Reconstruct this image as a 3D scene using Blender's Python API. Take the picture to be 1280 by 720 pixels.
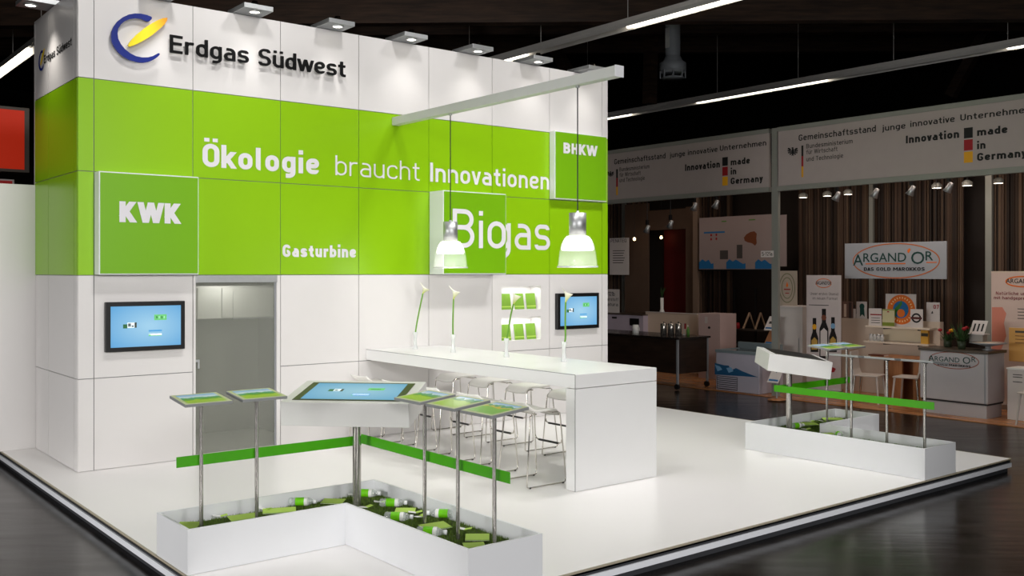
import bpy, bmesh, math, random
from mathutils import Vector, Matrix
random.seed(7)
C = bpy.context.scene.collection
SC = bpy.context.scene
PI = math.pi
for o in list(bpy.data.objects):
    bpy.data.objects.remove(o, do_unlink=True)

# ------------------------------------------------------------------ camera
CAM = Vector((-2.81033, -10.17263, 1.98278)); YAW = 0.6752195; FPX = 1216.7525; V0 = 339.54
cd = bpy.data.cameras.new('camera'); cam = bpy.data.objects.new('camera', cd); C.objects.link(cam)
cam.location = CAM; cam.rotation_euler = (PI/2, 0, -YAW)
cd.sensor_width = 36; cd.lens = FPX*36/1280; cd.shift_y = (V0-360)/1280; cd.clip_end = 200
SC.camera = cam
FW = Vector((math.sin(YAW), math.cos(YAW), 0)); RT = Vector((math.cos(YAW), -math.sin(YAW), 0))
def at(u, v, X=None, Y=None, Z=None):
    """measure a point of the place: the sight line of a photo pixel met with a known wall, floor or table plane"""
    d = FW + RT*((u-640)/FPX) + Vector((0,0,1))*((V0-v)/FPX)
    i, val = (0, X) if X is not None else ((1, Y) if Y is not None else (2, Z))
    return CAM + d*((val-CAM[i])/d[i])
# ------------------------------------------------------------------ world, exposure
W = bpy.data.worlds.new('hall_air'); SC.world = W; W.use_nodes = True
bg = W.node_tree.nodes['Background']; bg.inputs[0].default_value = (0.9, 0.85, 0.8, 1); bg.inputs[1].default_value = 0.014
SC.view_settings.view_transform = 'Standard'; SC.view_settings.look = 'None'
SC.view_settings.gamma = 1; SC.view_settings.use_curve_mapping = False
SC.view_settings.exposure = 0.0
# ------------------------------------------------------------------ stand lighting (truss spots above and in front of the stand)
def spot(name, loc, aim, power, deg, blend=0.5, rad=0.25, col=(1, .977, .955)):
    l = bpy.data.lights.new(name, 'SPOT'); l.energy = power; l.spot_size = math.radians(deg); l.spot_blend = blend
    l.shadow_soft_size = rad; l.color = col
    o = bpy.data.objects.new(name, l); C.objects.link(o); o.location = loc
    o.rotation_euler = (Vector(aim)-Vector(loc)).to_track_quat('-Z', 'Y').to_euler()
    return o
def area(name, loc, aim, power, sx, sy, col=(1, .95, .9), spread=180):
    l = bpy.data.lights.new(name, 'AREA'); l.energy = power; l.shape = 'RECTANGLE'; l.size = sx; l.size_y = sy
    l.color = col; l.spread = math.radians(spread)
    o = bpy.data.objects.new(name, l); C.objects.link(o); o.location = loc
    o.rotation_euler = (Vector(aim)-Vector(loc)).to_track_quat('-Z', 'Y').to_euler()
    return o
for i, (x, y, ax, ay, p) in enumerate([(0.6, -3.8, 0.6, -2.7, 460), (2.8, -3.9, 2.6, -3.0, 185), (4.9, -3.6, 4.8, -2.2, 345),
                                       (6.4, -3.6, 6.4, -2.6, 560), (2.0, -5.6, 2.0, -4.0, 45), (5.6, -5.6, 5.4, -4.2, 120)]):
    spot('truss_spot', (x, y, 6.9), (ax, ay, 0), p, 92, 0.7, 0.35)
for x, p in ((0.4, 300), (2.7, 235), (5.0, 200), (6.9, 160)):
    spot('wall_fill_spot', (x, -3.3, 6.9), (x, 0, 5.0), p, 66, .8, .3)  # unseen extra spots added to brighten the upper wall
# unseen fill spots and soft areas added in front and left of the stand
spot('front_fill_spot', (-7.0, -22.0, 5.6), (2.3, -1.8, 1.6), 3300, 31, .35, 1.2, (1, .985, .975))
spot('front_fill_spot', (1.0, -24.0, 6.0), (3.0, -1.8, 1.8), 2300, 31, .35, 1.2, (1, .985, .975))
area('front_fill_area', (-0.5, -15.0, 3.0), (2.6, -1.5, 1.4), 185, 9, 3.5, (1, .985, .985), 130)
area('left_fill_area', (-10.5, -3.5, 2.6), (-.3, -2.4, .5), 96, 7, 2.0, (1, .985, .975), 56)

# ------------------------------------------------------------------ materials
def lin(c):
    c = c/255.0
    return c/12.92 if c <= .04045 else ((c+.055)/1.055)**2.4
def rgb(c): return (lin(c[0]), lin(c[1]), lin(c[2]), 1)
MATS = {}
def mat(name, c=(200,200,200), rough=.5, metal=0, var=.04, scale=6, bump=0, emit=None, estr=1, trans=0, ior=1.45, spec=.5, coat=0):
    if name in MATS: return MATS[name]
    m = bpy.data.materials.new(name); m.use_nodes = True; nt = m.node_tree; b = nt.nodes['Principled BSDF']
    b.inputs['Roughness'].default_value = rough; b.inputs['Metallic'].default_value = metal
    b.inputs['IOR'].default_value = ior; b.inputs['Transmission Weight'].default_value = trans
    b.inputs['Specular IOR Level'].default_value = spec; b.inputs['Coat Weight'].default_value = coat
    tc = nt.nodes.new('ShaderNodeTexCoord'); no = nt.nodes.new('ShaderNodeTexNoise')
    no.inputs['Scale'].default_value = scale; no.inputs['Detail'].default_value = 3
    nt.links.new(tc.outputs['Object'], no.inputs['Vector'])
    cr = nt.nodes.new('ShaderNodeValToRGB'); a = rgb(c)
    cr.color_ramp.elements[0].color = tuple(x*(1-var) for x in a[:3])+(1,)
    cr.color_ramp.elements[1].color = tuple(min(1, x*(1+var)) for x in a[:3])+(1,)
    nt.links.new(no.outputs['Fac'], cr.inputs['Fac']); nt.links.new(cr.outputs['Color'], b.inputs['Base Color'])
    if bump:
        bp = nt.nodes.new('ShaderNodeBump'); bp.inputs['Strength'].default_value = bump; bp.inputs['Distance'].default_value = .01
        nt.links.new(no.outputs['Fac'], bp.inputs['Height']); nt.links.new(bp.outputs['Normal'], b.inputs['Normal'])
    if emit:
        b.inputs['Emission Color'].default_value = rgb(emit); b.inputs['Emission Strength'].default_value = estr
    MATS[name] = m; return m
white = mat('white_laminate', (226,223,221), .38, var=.012)
white_counter = mat('white_counter_lacquer', (230,230,229), .3, var=.012)
white_box = mat('white_planter_lacquer', (228,229,231), .4, var=.012)
green = mat('lime_green_laminate', (143,196,12), .32, var=.02, scale=2)
green_dk = mat('green_box_laminate', (118,178,14), .35, var=.03, scale=2)
strip_green = mat('vivid_green_strip', (72,168,8), .35, var=.02)
seam = mat('grey_seam', (135,135,135), .5)
alu = mat('brushed_aluminium', (190,192,193), .45, .85, var=.06, scale=30)
alu_soft = mat('satin_grey_profile', (150,152,156), .45, .3)
steel = mat('stainless_steel_tube', (196,192,186), .24, .9, var=.01)
chrome = mat('chrome_wire', (205,200,192), .12, 1)
black = mat('black_plastic', (18,18,19), .4)
matte_black = mat('black_raised_lettering', (5,5,6), .6, spec=.2)
blue_em = mat('deep_blue_emblem', (0,32,130), .4)
letter_white = mat('white_lettering', (228,226,230), .5)
letter_black = mat('printed_black', (14,14,15), .7)
letter_grey = mat('printed_grey', (70,66,64), .7)
dark_gap = mat('dark_recess', (52,53,57), .7)
silver_strip = mat('silver_plinth_strip', (236,238,243), .4, 0)
beige_edge = mat('beige_floor_edge', (168,160,140), .6)
lime_card = mat('lime_brochure_paper', (178,212,90), .7, var=.05)
lime_card2 = mat('green_brochure_cover', (122,166,52), .6, var=.12, scale=14)
white_paper = mat('white_paper', (232,232,228), .7)
pale_grey = mat('booth_white_board', (208,200,196), .6, var=.03)
booth_beige = mat('booth_cream_panel', (206,188,170), .6, var=.04)
booth_metal = mat('booth_frame_metal', (140,141,134), .45, .2)
wood_booth = mat('warm_wood', (170,118,74), .45, var=.25, scale=5)
red_m = mat('red_print', (150,14,24), .6)
gold_m = mat('gold_print', (222,160,20), .6)
orange_m = mat('orange_print', (222,110,30), .6)
teal_m = mat('teal_print', (14,70,62), .6)
blue_m = mat('blue_print', (28,104,160), .6)
pale_blue = mat('ice_blue_print', (120,165,200), .6)
green_leaf = mat('plant_leaf', (38,66,24), .6, var=.3, scale=30)

def yellow_grad():
    m = bpy.data.materials.new('yellow_orange_leaf'); m.use_nodes = True; nt = m.node_tree; b = nt.nodes['Principled BSDF']
    tc = nt.nodes.new('ShaderNodeTexCoord'); sp = nt.nodes.new('ShaderNodeSeparateXYZ'); cr = nt.nodes.new('ShaderNodeValToRGB')
    mr = nt.nodes.new('ShaderNodeMapRange')
    nt.links.new(tc.outputs['Generated'], sp.inputs[0]); nt.links.new(sp.outputs['X'], cr.inputs['Fac'])
    cr.color_ramp.elements[0].color = rgb((250,222,10)); cr.color_ramp.elements[1].color = rgb((232,150,10))
    cr.color_ramp.elements[0].position = .35
    nt.links.new(cr.outputs['Color'], b.inputs['Base Color']); b.inputs['Roughness'].default_value = .45
    return m
yellow_m = yellow_grad()

def floor_mat():
    m = bpy.data.materials.new('dark_polished_concrete'); m.use_nodes = True; nt = m.node_tree; b = nt.nodes['Principled BSDF']
    tc = nt.nodes.new('ShaderNodeTexCoord')
    mp = nt.nodes.new('ShaderNodeMapping'); mp.inputs['Rotation'].default_value = (0,0,.74); nt.links.new(tc.outputs['Object'], mp.inputs['Vector'])
    n1 = nt.nodes.new('ShaderNodeTexNoise'); n1.inputs['Scale'].default_value = 1.4; n1.inputs['Detail'].default_value = 8
    mp2 = nt.nodes.new('ShaderNodeMapping'); mp2.inputs['Scale'].default_value = (1, 5, 1); nt.links.new(mp.outputs['Vector'], mp2.inputs['Vector'])
    nt.links.new(mp2.outputs['Vector'], n1.inputs['Vector'])
    cr = nt.nodes.new('ShaderNodeValToRGB'); cr.color_ramp.elements[0].position = .3; cr.color_ramp.elements[1].position = .75
    cr.color_ramp.elements[0].color = rgb((18,15,13)); cr.color_ramp.elements[1].color = rgb((34,29,25))
    nt.links.new(n1.outputs['Fac'], cr.inputs['Fac'])
    br = nt.nodes.new('ShaderNodeTexBrick'); br.inputs['Scale'].default_value = .55; br.inputs['Mortar Size'].default_value = .006
    br.inputs['Color1'].default_value = (1,1,1,1); br.inputs['Color2'].default_value = (1,1,1,1); br.inputs['Mortar'].default_value = (.35,.35,.35,1)
    nt.links.new(mp.outputs['Vector'], br.inputs['Vector'])
    mx = nt.nodes.new('ShaderNodeMixRGB'); mx.blend_type = 'MULTIPLY'; mx.inputs['Fac'].default_value = .8
    nt.links.new(cr.outputs['Color'], mx.inputs[1]); nt.links.new(br.outputs['Color'], mx.inputs[2]); nt.links.new(mx.outputs[0], b.inputs['Base Color'])
    rr = nt.nodes.new('ShaderNodeMapRange'); rr.inputs['To Min'].default_value = .12; rr.inputs['To Max'].default_value = .3
    nt.links.new(n1.outputs['Fac'], rr.inputs['Value']); nt.links.new(rr.outputs[0], b.inputs['Roughness'])
    b.inputs['Specular IOR Level'].default_value = .36
    bp = nt.nodes.new('ShaderNodeBump'); bp.inputs['Strength'].default_value = .2; bp.inputs['Distance'].default_value = .01
    nt.links.new(n1.outputs['Fac'], bp.inputs['Height']); nt.links.new(bp.outputs['Normal'], b.inputs['Normal'])
    return m
hall_floor_m = floor_mat()
def wood_mat(name, c0, c1, sc=(1,14,14), rough=.6, rot=0):
    m = bpy.data.materials.new(name); m.use_nodes = True; nt = m.node_tree; b = nt.nodes['Principled BSDF']
    tc = nt.nodes.new('ShaderNodeTexCoord'); mp = nt.nodes.new('ShaderNodeMapping'); mp.inputs['Scale'].default_value = sc
    mp.inputs['Rotation'].default_value = (0,0,rot)
    n = nt.nodes.new('ShaderNodeTexNoise'); n.inputs['Scale'].default_value = 1.6; n.inputs['Detail'].default_value = 5
    nt.links.new(tc.outputs['Object'], mp.inputs['Vector']); nt.links.new(mp.outputs['Vector'], n.inputs['Vector'])
    cr = nt.nodes.new('ShaderNodeValToRGB'); cr.color_ramp.elements[0].position = .35; cr.color_ramp.elements[1].position = .7
    cr.color_ramp.elements[0].color = rgb(c0); cr.color_ramp.elements[1].color = rgb(c1)
    nt.links.new(n.outputs['Fac'], cr.inputs['Fac']); nt.links.new(cr.outputs['Color'], b.inputs['Base Color'])
    b.inputs['Roughness'].default_value = rough
    return m
beam_wood = wood_mat('dark_glulam_wood', (50,36,26), (80,58,43), (1,1,12), .7)
booth_floor_m = wood_mat('booth_wood_floor', (150,96,56), (196,136,88), (8,1,1), .25)
cabinet_wood = wood_mat('wood_veneer', (140,88,50), (180,124,78), (8,8,1), .4)
black_wood = wood_mat('dark_brown_panel', (34,24,18), (52,38,30), (2,2,10), .35)
def screen_mat(name, s):
    m = bpy.data.materials.new(name); m.use_nodes = True; nt = m.node_tree; b = nt.nodes['Principled BSDF']
    tc = nt.nodes.new('ShaderNodeTexCoord'); mp = nt.nodes.new('ShaderNodeMapping')
    mp.inputs['Location'].default_value = (-.55,-.5,0)
    nt.links.new(tc.outputs['UV'], mp.inputs['Vector'])
    g = nt.nodes.new('ShaderNodeTexGradient'); g.gradient_type = 'SPHERICAL'; nt.links.new(mp.outputs['Vector'], g.inputs['Vector'])
    cr = nt.nodes.new('ShaderNodeValToRGB'); cr.color_ramp.elements[0].position = .25; cr.color_ramp.elements[1].position = .95
    cr.color_ramp.elements[0].color = rgb((96,170,224)); cr.color_ramp.elements[1].color = rgb((168,216,244))
    nt.links.new(g.outputs['Fac'], cr.inputs['Fac']); nt.links.new(cr.outputs['Color'], b.inputs['Emission Color'])
    b.inputs['Base Color'].default_value = (.01,.02,.03,1); b.inputs['Roughness'].default_value = .3; b.inputs['Specular IOR Level'].default_value = .2; b.inputs['Emission Strength'].default_value = s
    return m
screen_m = screen_mat('blue_screen_glow', .92)
screen_flat_m = screen_mat('blue_table_screen_glow', .72)
def icon(name, c): return mat(name, c, .4, emit=c, estr=.6)
ic_dark, ic_green, ic_white, ic_dkgreen, ic_yel = icon('screen_icon_dark',(50,56,52)), icon('screen_icon_green',(96,178,106)), icon('screen_icon_white',(215,228,235)), icon('screen_icon_forest',(40,90,52)), icon('screen_icon_yellow',(190,170,60))
ic_text = icon('screen_icon_blue',(70,140,190))
def landscape(name, seed, hor=.55, warm=0):
    m = bpy.data.materials.new(name); m.use_nodes = True; nt = m.node_tree; b = nt.nodes['Principled BSDF']
    N = nt.nodes.new; K = nt.links.new
    tc = N('ShaderNodeTexCoord'); sp = N('ShaderNodeSeparateXYZ'); K(tc.outputs['UV'], sp.inputs[0])
    sky = N('ShaderNodeValToRGB'); sky.color_ramp.elements[0].position = hor; sky.color_ramp.elements[0].color = rgb((226,236,248)); sky.color_ramp.elements[1].color = rgb((110,168,236))
    K(sp.outputs['Y'], sky.inputs['Fac'])
    def hills(scale, amp, base, off):
        cb = N('ShaderNodeCombineXYZ'); K(sp.outputs['X'], cb.inputs[0]); cb.inputs[1].default_value = seed*3.1+off
        n = N('ShaderNodeTexNoise'); n.inputs['Scale'].default_value = scale; n.inputs['Detail'].default_value = 2; K(cb.outputs[0], n.inputs['Vector'])
        ml = N('ShaderNodeMath'); ml.operation = 'MULTIPLY_ADD'; K(n.outputs['Fac'], ml.inputs[0]); ml.inputs[1].default_value = amp; ml.inputs[2].default_value = base
        lt = N('ShaderNodeMath'); lt.operation = 'LESS_THAN'; K(sp.outputs['Y'], lt.inputs[0]); K(ml.outputs[0], lt.inputs[1])
        return lt
    def over(prev, mask, c):
        mx = N('ShaderNodeMixRGB'); K(mask.outputs[0], mx.inputs[0]); K(prev, mx.inputs[1]); mx.inputs[2].default_value = rgb(c); return mx.outputs[0]
    out = over(sky.outputs[0], hills(4, .5, hor-.22, 1), (70,150,130))
    out = over(out, hills(7, .5, hor-.36, 5), (86,150,56) if not warm else (214,190,70))
    out = over(out, hills(2.5, .4, hor-.45, 9), (160,196,60) if not warm else (120,180,70))
    K(out, b.inputs['Base Color']); b.inputs['Roughness'].default_value = .3
    return m
def clear_mat(name, tint=(1,1,1), alpha=.7, rough=.08):
    m = bpy.data.materials.new(name); m.use_nodes = True; nt = m.node_tree; nt.nodes.clear()
    o = nt.nodes.new('ShaderNodeOutputMaterial'); t = nt.nodes.new('ShaderNodeBsdfTransparent'); t.inputs[0].default_value = tint+(1,)
    p = nt.nodes.new('ShaderNodeBsdfPrincipled'); p.inputs['Base Color'].default_value = (.85,.87,.86,1); p.inputs['Roughness'].default_value = rough
    no = nt.nodes.new('ShaderNodeTexNoise'); no.inputs['Scale'].default_value = 4
    mr = nt.nodes.new('ShaderNodeMapRange'); mr.inputs['To Min'].default_value = max(0, 1-alpha-.03); mr.inputs['To Max'].default_value = min(1, 1-alpha+.03)
    nt.links.new(no.outputs['Fac'], mr.inputs['Value'])
    x = nt.nodes.new('ShaderNodeMixShader'); nt.links.new(mr.outputs[0], x.inputs[0])
    nt.links.new(t.outputs[0], x.inputs[1]); nt.links.new(p.outputs[0], x.inputs[2]); nt.links.new(x.outputs[0], o.inputs[0])
    return m
bottle_clear = clear_mat('clear_plastic', (.96,.99,.97), .72, .05)
frosted = clear_mat('frosted_grey_glass', (.88,.89,.85), .74, .4)
frosted.node_tree.nodes['Principled BSDF'].inputs['Base Color'].default_value = (.46,.47,.43,1)
vase_glass = clear_mat('milky_vase_glass', (1,1,1), .4, .1)
shade_glass = clear_mat('ribbed_clear_shade', (1,1,1), .91, .06)

# ------------------------------------------------------------------ mesh builder
class MB:
    def __init__(s): s.v=[]; s.f=[]; s.mi=[]; s.sm=[]; s.mats=[]; s.uv={}
    def m(s, mt):
        if mt not in s.mats: s.mats.append(mt)
        return s.mats.index(mt)
    def face(s, pts, mt, sm=False, uv=None):
        b=len(s.v); s.v += [tuple(p) for p in pts]; s.f.append(tuple(range(b, b+len(pts)))); s.mi.append(s.m(mt)); s.sm.append(sm)
        if uv: s.uv[len(s.f)-1]=uv
    def box(s, x0,y0,z0,x1,y1,z1, mt, M=None):
        x0,x1=sorted((x0,x1)); y0,y1=sorted((y0,y1)); z0,z1=sorted((z0,z1))
        P=[Vector(p) for p in ((x0,y0,z0),(x1,y0,z0),(x1,y1,z0),(x0,y1,z0),(x0,y0,z1),(x1,y0,z1),(x1,y1,z1),(x0,y1,z1))]
        if M: P=[M@p for p in P]
        b=len(s.v); s.v += [tuple(p) for p in P]
        for q in ((0,3,2,1),(4,5,6,7),(0,1,5,4),(1,2,6,5),(2,3,7,6),(3,0,4,7)):
            s.f.append(tuple(b+i for i in q)); s.mi.append(s.m(mt)); s.sm.append(False)
        return s
    def tube(s, path, r, mt, n=10, caps=True, closed=False):
        path=[Vector(p) for p in path]; rings=[]
        L=len(path); up=Vector((0,0,1)); prev=None
        for i,p in enumerate(path):
            if closed: t=path[(i+1)%L]-path[i-1]
            else: t=path[min(i+1,L-1)]-path[max(i-1,0)]
            t.normalize()
            if prev is None:
                a=up.cross(t)
                if a.length<.05: a=Vector((1,0,0)).cross(t)
            else:
                a=prev-t*prev.dot(t)
                if a.length<.01: a=up.cross(t)
            a.normalize(); prev=a; b=t.cross(a)
            rr=r[i] if isinstance(r,(list,tuple)) else r
            rings.append([p+(a*math.cos(2*PI*k/n)+b*math.sin(2*PI*k/n))*rr for k in range(n)])
        b0=len(s.v)
        for R in rings: s.v += [tuple(p) for p in R]
        for i in range(L if closed else L-1):
            for k in range(n):
                j=(i+1)%L
                s.f.append((b0+i*n+k, b0+i*n+(k+1)%n, b0+j*n+(k+1)%n, b0+j*n+k)); s.mi.append(s.m(mt)); s.sm.append(True)
        if caps and not closed:
            s.face(list(reversed(rings[0])), mt); s.face(rings[-1], mt)
        return s
    def cyl(s, p0, p1, r, mt, n=16, r1=None): return s.tube([p0,p1],[r, r if r1 is None else r1],mt,n)
    def lathe(s, prof, mt, n=20, M=None, sm=True):
        b0=len(s.v)
        for r,z in prof:
            for k in range(n):
                p=Vector((r*math.cos(2*PI*k/n), r*math.sin(2*PI*k/n), z)); s.v.append(tuple(M@p if M else p))
        for i in range(len(prof)-1):
            for k in range(n):
                s.f.append((b0+i*n+k, b0+i*n+(k+1)%n, b0+(i+1)*n+(k+1)%n, b0+(i+1)*n+k)); s.mi.append(s.m(mt)); s.sm.append(sm)
        return s
    def prism(s, poly, depth, mt, M):
        """2D polygon in the M frame (x right, y up), extruded along +z of M"""
        a=[M@Vector((x,y,0)) for x,y in poly]; b=[M@Vector((x,y,depth)) for x,y in poly]
        s.face(b, mt); s.face(list(reversed(a)), mt); n=len(poly)
        for i in range(n):
            j=(i+1)%n; s.face([a[i],a[j],b[j],b[i]], mt)
        return s
    def build(s, name, parent=None, bevel=0, seg=2):
        me=bpy.data.meshes.new(name); me.from_pydata(s.v,[],s.f)
        for mt in s.mats: me.materials.append(mt)
        uvl=me.uv_layers.new(name='UVMap') if s.uv else None
        for i,p in enumerate(me.polygons):
            p.material_index=s.mi[i]; p.use_smooth=s.sm[i]
            if uvl and i in s.uv:
                for k,li in enumerate(p.loop_indices): uvl.data[li].uv=s.uv[i][k]
        bm=bmesh.new(); bm.from_mesh(me); bmesh.ops.recalc_face_normals(bm, faces=bm.faces); bm.to_mesh(me); bm.free()
        me.update(); o=bpy.data.objects.new(name, me); C.objects.link(o)
        if parent: attach(o, parent)
        if bevel:
            md=o.modifiers.new('soft_edge','BEVEL'); md.width=bevel; md.segments=seg; md.limit_method='ANGLE'; md.angle_limit=math.radians(50)
        return o
def world_of(o):
    M=Matrix.LocRotScale(o.location, o.rotation_euler, o.scale)
    if o.parent: M = world_of(o.parent) @ M
    return M
def attach(o, parent):
    o.parent=parent                                   # meshes of things are modelled in the thing's own frame
def tag(o, label=None, cat=None, group=None, kind=None):
    if label: o['label']=label
    if cat: o['category']=cat
    if group: o['group']=group
    if kind: o['kind']=kind
    return o
def empty(name, loc=(0,0,0), rz=0, label=None, cat=None, group=None, kind=None):
    o=bpy.data.objects.new(name,None); C.objects.link(o); o.location=loc; o.rotation_euler=(0,0,rz); o.empty_display_size=.1
    return tag(o,label,cat,group,kind)
def copy_tree(o, parent=None):
    c=o.copy(); C.objects.link(c); c.parent=parent
    for ch in list(o.children): copy_tree(ch,c)
    return c
def frame(origin, right, up):
    r=Vector(right).normalized(); u=Vector(up).normalized(); n=r.cross(u)
    M=Matrix(((r.x,u.x,n.x,0),(r.y,u.y,n.y,0),(r.z,u.z,n.z,0),(0,0,0,1))); M.translation=Vector(origin); return M
TEXTS={}
def text_raw(body, bold, res=3):
    k=(body,bold)
    if k in TEXTS: return TEXTS[k]
    cu=bpy.data.curves.new('t','FONT'); cu.body=body; cu.size=1; cu.extrude=.5; cu.offset=bold; cu.resolution_u=res
    ob=bpy.data.objects.new('t',cu); C.objects.link(ob); dg=bpy.context.evaluated_depsgraph_get(); dg.update()
    me=bpy.data.meshes.new_from_object(ob.evaluated_get(dg)); v=[tuple(p.co) for p in me.vertices]; f=[tuple(p.vertices) for p in me.polygons]
    bpy.data.objects.remove(ob); bpy.data.curves.remove(cu); bpy.data.meshes.remove(me)
    TEXTS[k]=(v,f); return TEXTS[k]
_capv=text_raw('H',0)[0]; CAPH=max(p[1] for p in _capv)
def add_text(mb, body, M, x0, x1, y, cap, depth, mt, bold=0.0):
    """ink from x0 to x1 on baseline y with capital height cap, in the frame M"""
    v,f=text_raw(body,bold); xs=[p[0] for p in v]; a,b=min(xs),max(xs); sx=(x1-x0)/(b-a); sy=cap/CAPH
    base=len(mb.v); mb.v += [tuple(M@Vector((x0+(p[0]-a)*sx, y+p[1]*sy, (p[2]+.5)*depth))) for p in v]
    for q in f: mb.f.append(tuple(base+i for i in q)); mb.mi.append(mb.m(mt)); mb.sm.append(False)
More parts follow.
